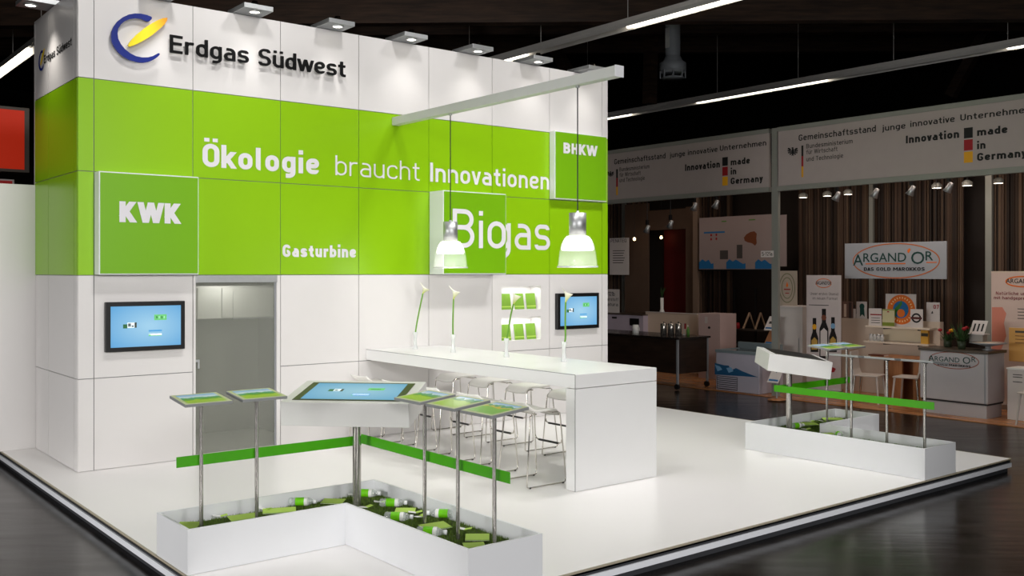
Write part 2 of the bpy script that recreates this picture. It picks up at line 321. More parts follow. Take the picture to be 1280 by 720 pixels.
# ------------------------------------------------------------------ a monoline sans for the stand's lettering (strokes of even weight)
def fillet(pts, closed, r, n=6):
    P=[Vector((a,b)) for a,b in pts]; L=len(P); out=[]
    for i in range(L):
        if not closed and i in (0,L-1): out.append(P[i]); continue
        a,b,c=P[i-1],P[i],P[(i+1)%L]; d1=(a-b); d2=(c-b)
        k1=.5 if closed or i-1>0 else 1; k2=.5 if closed or i+1<L-1 else 1
        t=min(r, d1.length*k1*.999, d2.length*k2*.999)
        if t<1e-4: out.append(b); continue
        s=b+d1.normalized()*t; e=b+d2.normalized()*t
        for k in range(n+1):
            u=k/n; q=.551915
            c1=s+(b-s)*q; c2=e+(b-e)*q
            out.append(s*(1-u)**3+c1*3*u*(1-u)**2+c2*3*u*u*(1-u)+e*u**3)
    return out
def glyph(ch, w):
    h=w/2; X=.72; lw=.50+w*.35; L=h; R=lw-h; t=X-h; b=h; r=min((R-L)*.5,.26); m=X*.5; D=-.25+h
    cw=.56+w*.45; CR=cw-h; T=1-h; cr=min((CR-L)*.5,.3)
    bowl=([(L,b),(R,b),(R,t),(L,t)],True,r)
    arch=lambda x0,x1:([(x0,t-r*.9),(x0,t),(x1,t),(x1,0)],False,r)
    hw=h*1.1
    dg=lambda p,q:[([p,q],False,-1)]
    def dots(y=.86): 
        a=.15+w*.1; c=lw/2; return [([(c-a,y),(c-a,y+w*.95)],False,0),([(c+a,y),(c+a,y+w*.95)],False,0)]
    g={
    'o':([bowl],lw),'a':([([(L+.05,t),(R,t),(R,0)],False,r),([(R,m*1.13),(L,m*1.13),(L,b),(R,b)],False,min(r,m*.55))],lw),
    'b':([([(L,0),(L,1)],False,0),bowl],lw),'c':([([(R-.005,t-.13),(R-.005,t),(L,t),(L,b),(R-.005,b),(R-.005,b+.13)],False,r)],lw-.02),
    'd':([([(R,0),(R,1)],False,0),bowl],lw),'e':([([(L,m),(R,m),(R,t),(L,t),(L,b),(R-.01,b),(R-.01,b+.1)],False,r)],lw),
    'f':([([(.14+h,0),(.14+h,1-h),(.36+h,1-h)],False,.16),([(0.02,t),(.34+h,t)],False,0)],.34+h),
    'g':([bowl,([(R,X),(R,D),(L+.05,D)],False,r)],lw),'h':([([(L,0),(L,1)],False,0),arch(L,R)],lw),
    'i':([([(h,0),(h,X)],False,0),([(h,.85),(h,.85+w*1.02)],False,0)],w),'j':([([(h+.06,X),(h+.06,D),(0,D)],False,.12),([(h+.06,.85),(h+.06,.85+w)],False,0)],w+.06),
    'k':([([(L,0),(L,1)],False,0)]+dg((L,.22),(R+.01,X))+dg((L+(R-L)*.30,.44),(R+.03,0)),lw+.04),
    'l':([([(h,1),(h,h),(h+.10,h)],False,.09)],w+.06),
    'm':([([(L,0),(L,X)],False,0),arch(L,L+.36),([(L+.36,t-r*.9),(L+.36,t),(L+.72,t),(L+.72,0)],False,r)],.72+w),
    'n':([([(L,0),(L,X)],False,0),arch(L,R)],lw),'p':([([(L,-.25),(L,X)],False,0),bowl],lw),'q':([([(R,-.25),(R,X)],False,0),bowl],lw),
    'r':([([(L,0),(L,X)],False,0),([(L,t-r*.9),(L,t),(lw*.72,t)],False,r)],lw*.72),
    's':([([(R-.02,t-.09),(R-.02,t),(L+.01,t),(L+.01,m+.015),(R,m-.015),(R,b),(L,b),(L,b+.09)],False,min(r,.165))],lw-.01),
    't':([([(.11+h,1-.07),(.11+h,h),(.33+h,h)],False,.13),([(0,t),(.31+h,t)],False,0)],.33+h),
    'u':([([(L,X),(L,b),(R,b),(R,b+r*.9)],False,r),([(R,0),(R,X)],False,0)],lw),
    'v':(dg((hw,X),(lw/2,0))+dg((lw/2,0),(lw-hw,X)),lw),'w':(dg((hw,X),(hw+.19,0))+dg((hw+.19,0),(hw+.38,X))+dg((hw+.38,X),(hw+.57,0))+dg((hw+.57,0),(hw+.76,X)),.76+2*hw),
    'x':(dg((hw,0),(lw-hw,X))+dg((hw,X),(lw-hw,0)),lw),'y':(dg((hw,X),(lw/2,0))+dg((lw-hw,X),(lw*.3,-.25)),lw),
    'z':([([(.02,t),(R,t),(L,b),(lw,b)],False,0)],lw),
    'A':(dg((hw,0),(cw/2,1))+dg((cw/2,1),(cw-hw,0))+[([(.15,.27),(cw-.15,.27)],False,0)],cw),
    'B':([([(L,b),(L,T),(CR-.02,T),(CR-.02,.53),(L,.53)],True,0) if False else ([(L,T),(CR-.02,T),(CR-.02,.53),(L,.53)],False,.21),([(L,.53),(CR,.53),(CR,b),(L,b)],False,.24),([(L,0),(L,1)],False,0)],cw),
    'D':([([(L,b),(L,T),(CR,T),(CR,b)],True,0) if False else ([(L,T),(CR,T),(CR,b),(L,b)],False,cr),([(L,0),(L,1)],False,0)],cw),
    'E':([([(cw-.04,T),(L,T),(L,b),(cw-.04,b)],False,0),([(L,.53),(cw-.08,.53)],False,0)],cw-.04),
    'F':([([(cw-.04,T),(L,T),(L,0)],False,0),([(L,.5),(cw-.08,.5)],False,0)],cw-.04),
    'G':([([(CR,T-.18),(CR,T),(L,T),(L,b),(CR,b),(CR,.46),(CR-.2,.46)],False,cr)],cw),
    'H':([([(L,0),(L,1)],False,0),([(CR,0),(CR,1)],False,0),([(L,.52),(CR,.52)],False,0)],cw),
    'I':([([(h,0),(h,1)],False,0)],w),'J':([([(CR-.1,1),(CR-.1,b),(L,b),(L,.2)],False,.2)],cw-.1),
    'K':([([(L,0),(L,1)],False,0)]+dg((L,.30),(CR+.03,1))+dg((L+(CR-L)*.28,.58),(CR+.06,0)),cw+.08),
    'L':([([(L,1),(L,b),(cw-.08,b)],False,0)],cw-.08),'M':([([(L,0),(L,1)],False,0),([(.74+h,0),(.74+h,1)],False,0)]+dg((L+h*.1,1),(.37+h,.3))+dg((.37+h,.3),(.74+h-h*.1,1)),.74+w),
    'N':([([(L,0),(L,1)],False,0),([(CR+.03,0),(CR+.03,1)],False,0)]+dg((L+h*.2,1),(CR+.03-h*.2,0)),cw+.03),'O':([([(L,b),(CR,b),(CR,T),(L,T)],True,cr)],cw),
    'P':([([(L,0),(L,1)],False,0),([(L,T),(CR,T),(CR,.44),(L,.44)],False,.26)],cw),
    'Q':([([(L,b),(CR,b),(CR,T),(L,T)],True,cr),([(CR-.15,.2),(cw,-.02)],False,0)],cw),
    'R':([([(L,0),(L,1)],False,0),([(L,T),(CR,T),(CR,.46),(L,.46)],False,.26),([(CR-.26,.46),(CR,0)],False,0)],cw+.02),
    'S':([([(CR-.02,T-.13),(CR-.02,T),(L+.01,T),(L+.01,.515),(CR,.485),(CR,b),(L,b),(L,b+.13)],False,.23)],cw),
    'T':([([(0,T),(cw,T)],False,0),([(cw/2,0),(cw/2,1)],False,0)],cw),'U':([([(L,1),(L,b),(CR,b),(CR,1)],False,cr)],cw),
    'V':(dg((hw,1),(cw/2,0))+dg((cw/2,0),(cw-hw,1)),cw),'W':(dg((hw,1),(hw+.23,0))+dg((hw+.23,0),(hw+.46,1))+dg((hw+.46,1),(hw+.69,0))+dg((hw+.69,0),(hw+.92,1)),.92+2*hw),
    'Z':([([(.02,T),(CR,T),(L,b),(cw,b)],False,0)],cw),
    '0':([([(L,b),(CR-.06,b),(CR-.06,T),(L,T)],True,cr)],cw-.06),'1':([([(.2+h,0),(.2+h,1-h*.6),(.02,.74)],False,0)],.2+w),
    '2':([([(L,T-.2),(L,T),(CR-.06,T),(CR-.06,.55),(L,b),(cw-.06,b)],False,.2)],cw-.06),
    '5':([([(cw-.1,T),(L,T),(L,.56),(CR-.06,.56),(CR-.06,b),(L,b),(L,.18)],False,.0)],cw-.06),
    '7':([([(0,T),(CR-.06,T),(.2,0)],False,0)],cw-.06),
    '8':([([(L+.02,.54),(CR-.08,.54),(CR-.08,T),(L+.02,T)],True,.2),([(L,b),(CR-.06,b),(CR-.06,.54),(L,.54)],True,.23)],cw-.06),
    '-':([([(0,.42),(.3,.42)],False,0)],.3),'.':([([(h,0),(h,w)],False,0)],w),"'":([([(h,.7),(h,1)],False,0)],w),' ':([],.30),
    }
    if ch=='ü': s,a=g['u']; return s+dots(),a
    if ch=='ö': s,a=g['o']; return s+dots(),a
    if ch=='Ö':
        s,a=g['O']; c=cw/2; return s+[([(c-.16,1.08),(c-.16,1.08+w*.8)],False,0),([(c+.16,1.08),(c+.16,1.08+w*.8)],False,0)],a
    return g.get(ch,g['-'])
def ribbon(mb,P,closed,h,fn,mt,depth,level=False):
    n=len(P); l=[];rr=[]
    for i in range(n):
        a=P[i-1] if (closed or i>0) else None; c=P[(i+1)%n] if (closed or i<n-1) else None
        d1=(P[i]-a).normalized() if a is not None and (P[i]-a).length>1e-7 else None
        d2=(c-P[i]).normalized() if c is not None and (c-P[i]).length>1e-7 else None
        d1=d1 or d2; d2=d2 or d1
        n1=Vector((-d1.y,d1.x)); n2=Vector((-d2.y,d2.x)); nn=(n1+n2)
        nn=nn.normalized() if nn.length>1e-6 else n1
        k=min(h/max(nn.dot(n1),.42), h*2.2)
        l.append(P[i]+nn*k); rr.append(P[i]-nn*k)
    if level:
        d=(P[1]-P[0]).normalized(); hx=min(h/max(abs(d.y),.3),h*2); sg=1 if d.y<0 else -1
        l=[Vector((p.x+hx*sg,p.y)) for p in P]; rr=[Vector((p.x-hx*sg,p.y)) for p in P]
    mi=mb.m(mt)
    for i in range(n if closed else n-1):
        j=(i+1)%n; b=len(mb.v); zt=depth+ribbon.k*.00022+(i%9)*.00002
        if depth<.008:                                   # printed or foil letters: just the visible face
            for q in (l[i],rr[i],rr[j],l[j]): mb.v.append(fn(q,zt))
            mb.f.append((b,b+1,b+2,b+3)); mb.mi.append(mi); mb.sm.append(False); continue
        for z in (0,zt):
            for q in (l[i],rr[i],rr[j],l[j]): mb.v.append(fn(q,z))
        for q in ((4,5,6,7),(3,2,1,0),(0,4,7,3),(1,2,6,5),(0,1,5,4),(2,3,7,6)):
            mb.f.append(tuple(b+t for t in q)); mb.mi.append(mi); mb.sm.append(False)
ribbon.k=0
def add_sans(mb, body, M, x0, x1, y, cap, depth, mt, w=.16, gap=.13):
    x=0; items=[]; last=0
    for ch in body:
        s,a=glyph(ch,w)
        if ch in 'vwyVWAKk' and x>0: x-=.06
        items.append((x,s)); x+=a+(gap if ch!=' ' else .1)-(.07 if ch in 'vwyVWAKk' else 0)
        if ch!=' ': last=items[-1][0]+a
    sx=(x1-x0)/last
    # keep the stroke weight even: draw in stretched space
    k=sx/cap
    for ox,strokes in items:
        for si,(pts,cl,r) in enumerate(strokes):
            ribbon.k=si
            P=fillet(pts,cl,r) if r>0 else [Vector(p) for p in pts]
            fn=lambda q,z,ox=ox: tuple(M@Vector((x0+(ox+q.x)*sx, y+q.y*cap, z)))
            ribbon(mb,P,cl,w/2,fn,mt,depth,r==-1)
def lettering(body, M, x0, x1, y, cap, depth, mt, w=.16, parent=None, name='lettering'):
    mb=MB(); add_sans(mb, body, M, x0, x1, y, cap, depth, mt, w); return mb.build(name, parent)
FRONT=lambda y: frame((0,y,0),(1,0,0),(0,0,1))            # faces -Y, local x = X, local y = Z
WEST=lambda x: frame((x,0,0),(0,-1,0),(0,0,1))            # faces -X, local x = -Y, local y = Z

# ------------------------------------------------------------------ the hall
HZ=-0.14
f=MB(); f.box(-25,-30,HZ-.1,32,34,HZ,hall_floor_m); o=f.build('floor'); tag(o,'dark polished concrete floor of the exhibition hall','floor',kind='structure')
dark_ceiling=mat('dark_roof_boards',(40,30,24),.9,var=.2)
c=MB(); c.box(-25,-30,9.4,32,34,9.5,dark_ceiling); o=c.build('ceiling'); tag(o,'dark timber roof of the hall','ceiling',kind='structure')
dark_wall=mat('dark_hall_wall',(34,28,24),.9,var=.2)
c=MB(); c.box(31.5,-30,HZ,31.8,34,9.4,dark_wall); o=c.build('wall_east'); tag(o,'dark far wall of the hall','wall',kind='structure')
c=MB(); c.box(-25,33.6,HZ,31.5,33.9,9.4,dark_wall); o=c.build('wall_north'); tag(o,'dark rear wall of the hall behind the stand','wall',kind='structure')
# roof trusses run across the hall at an angle to the stand
BD=Vector((math.cos(-.70), math.sin(-.70),0)); BN=Vector((-BD.y,BD.x,0))
def truss(dist, z, h, name, label):
    base=CAM+FW*dist; base.z=0
    M=frame(base+Vector((0,0,z)), BD, (0,0,1))
    t=empty(name, (0,0,0), 0, label, 'roof beam', kind='structure')
    m=MB(); m.box(-16,0,-.12,16,h,.12,beam_wood,M); m.build('bottom_chord',t)
    m=MB(); m.box(-16,h+1.5,-.1,16,h+1.8,.1,beam_wood,M); m.build('top_chord',t)
    k=0
    x=-14
    while x<15:
        a=M@Vector((x,h*.5,0)); b=M@Vector((x+1.8,h+1.6,0)); dvec=b-a
        N=frame(a,dvec,BN.cross(dvec)); m=MB(); m.box(0,-.13,-.08,dvec.length,.13,.08,beam_wood,N); m.build('diagonal_brace',t)
        a=M@Vector((x+3.6,h*.5,0)); dvec=b-a; N=frame(a,dvec,BN.cross(dvec)); m=MB(); m.box(0,-.13,-.08,dvec.length,.13,.08,beam_wood,N); m.build('diagonal_brace',t)
        x+=3.6
    return t
truss(17.2, 6.36, .5, 'trim_1', 'nearest dark glulam roof truss crossing above the stand')
truss(21.5, 7.2, .55, 'trim_2', 'middle dark glulam roof truss behind the fluorescent tubes')
truss(26.5, 7.9, .5, 'trim_3', 'farthest dark glulam roof truss')

def brace(a,b,name,label):
    dv=b-a; N=frame(a,dv,Vector((0,0,1)).cross(dv)); m=MB(); m.box(0,-.12,-.12,dv.length,.12,.12,beam_wood,N); o=m.build(name); tag(o,label,'roof beam',kind='structure')
brace(at(1270,-30,X=22.0),at(1188,120,X=22.0),'trim_4','dark diagonal roof brace at the upper right')
brace(at(640,-30,X=14.0),at(728,120,X=14.0),'trim_5','dark diagonal roof brace above the tower end')
brace(at(815,-10,X=14.0),at(812,130,X=14.0),'trim_6','dark upright roof post beside the round duct')
# ------------------------------------------------------------------ stand platform
PX0,PX1,PY0,PY1=-.505,7.785,-5.425,2.6
p=MB(); p.box(PX0+.012,PY0+.012,-.03,PX1-.012,PY1,0,mat('white_stand_floor',(237,235,233),.3,var=.01,scale=1.2))
pl=p.build('platform'); tag(pl,'low white exhibition platform floor','platform',kind='structure')
p=MB(); 
for (a,b,z0,z1,mt,ins) in (('', '', -.012,.0015,beige_edge,0),('', '', -.045,-.012,dark_gap,.012),('','',-.09,-.045,silver_strip,0),('','',HZ,-.09,dark_gap,.03)):
    p.box(PX0+ins,PY0+ins,z0,PX1-ins,PY0+ins+.012,z1,mt); p.box(PX0+ins,PY0+ins+.012,z0,PX0+ins+.012,PY1,z1,mt); p.box(PX1-ins-.012,PY0+ins+.012,z0,PX1-ins,PY1,z1,mt)
p.build('edge_profile',pl)

# ------------------------------------------------------------------ tower: panelled walls
RZ=[0,.918,1.946,2.98,3.906,4.80]; TX0,TX1,TD=-.153,7.12,1.744; G=.004
def wallcol(r): return green if r in (2,3) else white
fw=MB(); bk=MB()
cols=[(TX0,0)]+[(k,k+1) for k in range(7)]+[(7,TX1)]
nich=[(5.159,5.842,1.473,1.785),(5.159,5.842,1.06,1.37)]
for ci,(x0,x1) in enumerate(cols):
    for r in range(5):
        z0,z1=RZ[r],RZ[r+1]; k=ci-1
        if k==1 and r<2: continue
        if k==5 and r==1:
            n0=nich[0]
            for q in ((x0+G,n0[0],z0+G,z1-G),(n0[1],x1-G,z0+G,z1-G),(n0[0],n0[1],1.785,z1-G),(n0[0],n0[1],1.37,1.473),(n0[0],n0[1],z0+G,1.06)):
                fw.box(q[0],0,q[2],q[1],.03,q[3],white)
            continue
        fw.box(x0+G,0,z0+G,x1-G,.03,z1-G,wallcol(r))
for x in [0,1,2,3,4,5,6,7]:
    bk.box(x-.03,.012,(0 if x not in () else 0),x+.03,.028,4.8,seam)
for z in RZ[1:5]:
    for (a,b) in (((TX0,1.0),(2.0,TX1)) if z<1.5 else ((TX0,TX1),)):
        bk.box(a+.01,.013,z-.03,b,.0285,z+.03,seam)
wb=fw.build('wall_front'); tag(wb,'tall panelled white and green front wall of the stand tower','wall',kind='structure')
bk.build('joint_profile',wb)
for n0 in nich:
    m=MB(); x0,x1,z0,z1=n0; D=.22
    m.box(x0-.02,.03,z0-.02,x0,D,z1+.02,white); m.box(x1,.03,z0-.02,x1+.02,D,z1+.02,white)
    m.box(x0,.03,z1,x1,D,z1+.02,white); m.box(x0,.03,z0-.02,x1,D,z0,white); m.box(x0-.02,D,z0-.02,x1+.02,D+.015,z1+.02,white)
    m.build('niche_lining',wb)
    area('niche_lamp',((x0+x1)/2,.07,z1-.012),((x0+x1)/2,.13,z0),1.3,.6,.06,(1,1,1))
sw=MB(); sb=MB()
scols=[(0.03,.131),(.131,1.139),(1.139,1.70),(1.70,TD)]
for (y0,y1) in scols:
    for r in range(5):
        sw.box(TX0,y0+(G if y0>.05 else 0),RZ[r]+G,TX0+.03,y1-G,RZ[r+1]-G,wallcol(r))
for y in (.131,1.139,1.70): sb.box(TX0+.012,y-.02,0,TX0+.028,y+.02,4.8,seam)
for z in RZ[1:5]: sb.box(TX0+.013,.04,z-.03,TX0+.0285,TD-.01,z+.03,seam)
wl=sw.build('wall_left'); tag(wl,'panelled left side wall of the stand tower','wall',kind='structure'); sb.build('joint_profile',wl)
m=MB(); m.box(TX1-.03,.03,0,TX1,TD,4.8,white); o=m.build('wall_right'); tag(o,'right side wall of the stand tower','wall',kind='structure')
m=MB(); m.box(TX0,TD,0,TX1,TD+.03,4.8,white); o=m.build('wall_back'); tag(o,'rear wall of the stand tower','wall',kind='structure')
m=MB(); m.box(-.62,TD-.03,HZ*0+.0016,TX0-.001,TD,2.955,white); o=m.build('wall_partition'); tag(o,'lower white partition wall left of the tower','wall',kind='structure')
# room behind the glass door
m=MB(); m.box(.98,.045,.0016,1.0,1.5,1.95,mat('closet_grey_wall',(160,160,150),.7)); m.box(2.4,.045,.0016,2.42,1.5,1.95,mat('closet_grey_wall',(160,160,150),.7)); m.box(.98,1.5,.0016,2.42,1.52,1.95,mat('closet_grey_wall',(160,160,150),.7)); m.box(.98,.045,1.96,2.42,1.52,1.98,mat('closet_grey_wall',(160,160,150),.7))
o=m.build('wall_closet'); tag(o,'small store room seen through the frosted door','wall',kind='structure')
# door
dr=empty('door_1',(0,0,0),0,'frosted grey glass sliding door in the white wall','door',kind='structure')
m=MB(); m.box(1.004,-.004,0.002,1.03,.06,1.94,white); m.box(1.955,-.004,.002,1.996,.06,1.94,white); m.box(1.03,-.002,.002,1.955,.06,.035,white); m.build('door_frame',dr,.002)
m=MB(); m.box(1.03,-.015,1.865,1.955,.05,1.94,alu); m.build('sliding_track',dr,.003)
m=MB(); m.box(1.035,.02,.036,1.935,.028,1.864,frosted); m.build('pane',dr)
m=MB(); m.box(1.935,.012,.036,1.953,.034,1.864,alu_soft); m.build('edge_profile',dr)
m=MB(); m.box(1.031,.0,1.02,1.075,.018,1.045,alu); m.box(1.055,-.0,.95,1.075,.018,1.02,alu); m.build('handle',dr,.003)
wc=empty('wall_cabinet',(0,0,0),0,'pale cupboards glimpsed through the top of the frosted door','cabinet')
for (u0,v0,u1,v1) in ((247,360,275.5,398),(277.5,360,289,396.5),(291.5,360,342,395.5)):
    a=at(u0,v0,Y=.5); b=at(u1,v1,Y=.5); m=MB(); m.box(a.x,.5,b.z,b.x,.52,a.z,white); m.build('door',wc,.003)
a=at(247,360,Y=.5); b=at(342,396,Y=.5)
m=MB(); m.box(a.x-.01,.525,b.z,b.x+.01,.85,a.z+.02,white); m.build('body',wc)
m=MB(); m.box(at(291,396,Y=.5).x,.49,b.z-.012,b.x,.52,b.z-.002,alu); m.build('handle_rail',wc)
l=bpy.data.lights.new('store_fill','POINT'); l.energy=5; l.shadow_soft_size=.08; lo=bpy.data.objects.new('store_fill',l); C.objects.link(lo); lo.location=(1.5,.26,1.88)  # unseen point light added to brighten the cupboards behind the pane

# ------------------------------------------------------------------ lettering and display boxes on the wall
def wall_text(body, x0,x1,z,cap,bold,label,y=0.0,mt=letter_white):
    o=lettering(body,FRONT(y),x0,x1,z,cap,.004,mt,bold,None,'wall_lettering'); return tag(o,label,'lettering')
wall_text('Ökologie',1.103,2.478,3.104,.25,.2,'large bold white word Ökologie on the green band')
wall_text('braucht',2.688,3.863,3.112,.232,.09,'large thin white word braucht in the middle of the slogan')
wall_text('Innovationen',4.018,5.990,3.113,.24,.155,'large bold white word Innovationen ending the slogan')
wall_text('Gasturbine',2.023,2.962,2.149,.14,.235,'small bold white word Gasturbine above the wall right of the door')
def display_box(x0,x1,z0,z1,d,label,letters):
    t=empty('display_box',(0,0,0),0,label,'display box')
    m=MB(); m.box(x0,-d,z0,x1,-.001,z1,white_box); m.build('carcass',t,.003)
    m=MB(); m.box(x0+.012,-d-.004,z0+.012,x1-.008,-d,z1-.012,green_dk); m.build('front_panel',t)
    for (b,a,c,z,cap,bo) in letters: lettering(b,FRONT(-d-.004),a,c,z,cap,.004,letter_white,bo,t)
    return t
display_box(.005,1.005,1.952,2.975,.15,'green square display box reading KWK at the left end',[('KWK',.198,.82,2.477,.208,.27)])
display_box(4.01,4.995,1.95,2.985,.3,'deep green display box reading Bio behind the pendant lamp',[('Bio',4.148,4.985,2.279,.485,.12)])
display_box(6.0,6.99,2.985,3.92,.11,'green display box reading BHKW at the upper right end',[('BHKW',6.152,6.805,3.620,.15,.235)])
wall_text('gas',5.03,6.001,2.279,.485,.12,'large thin white letters gas right of the deep green box')
# company sign: raised emblem and letters
CP=[(0.547,4.583),(0.54,4.595),(0.495,4.605),(0.434,4.609),(0.374,4.601),(0.315,4.581),(0.256,4.543),(0.203,4.492),(0.167,4.436),(0.147,4.383),(0.143,4.332),(0.149,4.283),(0.171,4.236),(0.207,4.191),(0.261,4.148),(0.325,4.122),(0.394,4.11),(0.454,4.112),(0.515,4.13),(0.565,4.159),(0.606,4.194),(0.627,4.221),(0.618,4.234),(0.601,4.226),(0.555,4.194),(0.505,4.174),(0.444,4.165),(0.384,4.17),(0.325,4.193),(0.276,4.226),(0.237,4.271),(0.212,4.318),(0.204,4.372),(0.212,4.423),(0.237,4.467),(0.276,4.509),(0.325,4.537),(0.384,4.555),(0.434,4.557),(0.474,4.546),(0.5,4.538),(0.52,4.545),(0.54,4.567)]
LP=[(0.307,4.264),(0.315,4.287),(0.345,4.332),(0.394,4.391),(0.454,4.451),(0.525,4.513),(0.596,4.565),(0.657,4.599),(0.704,4.612),(0.699,4.577),(0.668,4.53),(0.616,4.476),(0.555,4.415),(0.495,4.365),(0.434,4.32),(0.374,4.281),(0.325,4.258)]
CP=list(reversed(CP)); LP=list(reversed(LP))
def company_sign(M, depth, parent, tx):
    m=MB(); m.prism(CP,depth,blue_em,M); m.build('emblem_arc',parent)
    m=MB(); m.prism(LP,depth,yellow_m,M); m.build('emblem_leaf',parent)
    lettering('Erdgas Südwest',M,tx[0],tx[1],tx[2],tx[3],depth,matte_black,.14,parent)
    return parent
s=empty('company_sign',(0,0,0),0,'raised black letters with blue and yellow emblem on the front wall','sign')
company_sign(FRONT(-.055),.024,s,(.733,2.785,4.258,.185))
m=MB()
for x,z in ((.2,4.4),(.4,4.14),(.5,4.48),(.9,4.35),(1.5,4.33),(2.1,4.33),(2.6,4.33)): m.cyl((x,-.056,z),(x,.002,z),.006,alu,8)
m.build('spacer_pins',s)
s=empty('company_sign',(0,0,0),0,'smaller emblem and black letters on the shaded left side wall','sign')
# side sign, its own smaller size
sc=.44; Ms=frame((TX0-.004,1.60,2.385),(0,-1,0),(0,0,1))@Matrix.Scale(sc,4)
m=MB(); m.prism(CP,.009,blue_em,Ms); m.build('emblem_arc',s)
m=MB(); m.prism(LP,.009,yellow_m,Ms); m.build('emblem_leaf',s)
lettering('Erdgas Südwest',WEST(TX0),-1.316,-.205,4.252,.088,.004,matte_black,.165,s)

# ------------------------------------------------------------------ wall screens
def uvquad(m,p,mt): m.face(p,mt,uv=[(0,0),(1,0),(1,1),(0,1)])
def wall_tv(x0,x1,z0,z1,label,b=.045):
    t=empty('wall_screen',(0,0,0),0,label,'screen')
    m=MB(); m.box(x0,-.06,z0,x1,-.001,z1,black); m.build('housing',t,.006)
    m=MB(); a,c,d,e=x0+b,x1-b,z0+b,z1-b
    uvquad(m,[(a,-.0605,d),(c,-.0605,d),(c,-.0605,e),(a,-.0605,e)],screen_m); m.build('display',t)
    w,h=c-a,e-d; y=-.0612
    def R(u0,v0,u1,v1,mt,mm): mm.face([(a+u0*w,y,d+v0*h),(a+u1*w,y,d+v0*h),(a+u1*w,y,d+v1*h),(a+u0*w,y,d+v1*h)],mt)
    m=MB(); R(.17,.46,.23,.56,ic_dkgreen,m); R(.23,.47,.33,.60,ic_white,m); R(.24,.5,.28,.58,ic_dark,m); R(.33,.47,.36,.6,ic_dark,m); R(.29,.49,.32,.53,ic_dark,m); m.build('thumbnail',t)
    m=MB(); R(.61,.64,.79,.78,ic_green,m)
    for k in range(4): R(.64+k*.036,.68,.655+k*.036,.74,ic_white if k%2 else ic_dkgreen,m)
    m.build('thumbnail',t)
    m=MB(); R(.53,.36,.72,.4,ic_text,m); R(.53,.26,.72,.31,ic_white,m); R(.53,.25,.56,.3,ic_green,m); R(.53,.25,.72,.265,ic_green,m); m.build('thumbnail',t)
    return t
wall_tv(.098,.895,1.174,1.677,'black framed wall screen glowing blue left of the glass door')
wall_tv(6.097,6.891,1.178,1.681,'black framed wall screen glowing blue at the right end of the wall',.05)

# ------------------------------------------------------------------ brochures in the niches
rows=('upper','lower'); poss=('left','middle','right')
for r,(n0) in enumerate(nich):
    z0=n0[2]
    for k,(a,b) in enumerate(((5.20,5.38),(5.435,5.60),(5.645,5.81))):
        t=empty('brochure_stack',(0,0,0),0,f'green brochures leaning in the {poss[k]} place of the {rows[r]} lit wall niche','brochure','green brochures in the wall niches')
        Mt=frame(((a+b)/2,.055,z0+.002),(1,0,0),(0,.16,1))
        m=MB(); m.box(-.08,0,-.012,.08,.215,0,lime_card2,Mt); m.build('cover',t)
        m=MB(); m.box(-.079,.001,-.02,.079,.213,-.0125,white_paper,Mt); m.build('pages',t)
        m=MB(); m.box(-.08,.03,.0004,.08,.045,.001,lime_card,Mt); m.build('printed_stripe',t)

# ------------------------------------------------------------------ arm lamps on the wall top
def arm_lamp(name,label,loc,rz,group):
    t=empty(name,loc,rz,label,'lamp',group)
    m=MB(); m.box(-.16,-.30,0,.16,-.015,.012,alu_soft); m.box(-.16,-.015,0,.16,.135,.012,alu_soft); m.build('tray',t,.002)
    m=MB(); m.box(-.165,-.31,.0,-.155,.14,.05,alu); m.box(.155,-.31,.0,.165,.14,.05,alu); m.box(-.155,-.31,0,.155,-.3,.05,alu); m.build('rim',t,.002)
    m=MB(); m.lathe([(0.001,.012),(.045,.012),(.045,.06),(.03,.11),(.001,.11)],chrome,16,Matrix.Translation((0,-.2,.0))); m.build('lamp_can',t)
    m=MB(); m.lathe([(.07,-.001),(.07,-.012),(.055,-.014),(.052,-.002)],alu,20,Matrix.Translation((0,-.2,0))); m.build('bezel',t)
    m=MB(); m.lathe([(.0005,-.008),(.052,-.008),(.052,-.003),(.0005,-.003)],mat('lamp_glow',(255,250,240),.3,emit=(255,248,236),estr=9),20,Matrix.Translation((0,-.2,0))); m.build('lens',t)
    return t
ords=['leftmost','second','third','fourth','fifth','sixth','rightmost']
for k in range(7):
    x=.6+k*1.005 if k<6 else 6.62
    arm_lamp('arm_spotlight',f'{ords[k]} of the grey tray spotlights along the front wall top',(x,0,4.802),0,'tray spotlights on the wall top')
    spot('tray_lamp',(x,-.28,4.775),(x,-.25,3.2),17,102,1,.06,(1,.97,.93))
arm_lamp('arm_spotlight','grey tray spotlight on top of the left side wall',(TX0,1.03,4.802),-PI/2,'tray spotlights on the wall top')
spot('tray_lamp',(TX0-.28,.98,4.775),(TX0-.22,.85,3.3),52,96,1,.06,(1,.95,.88))

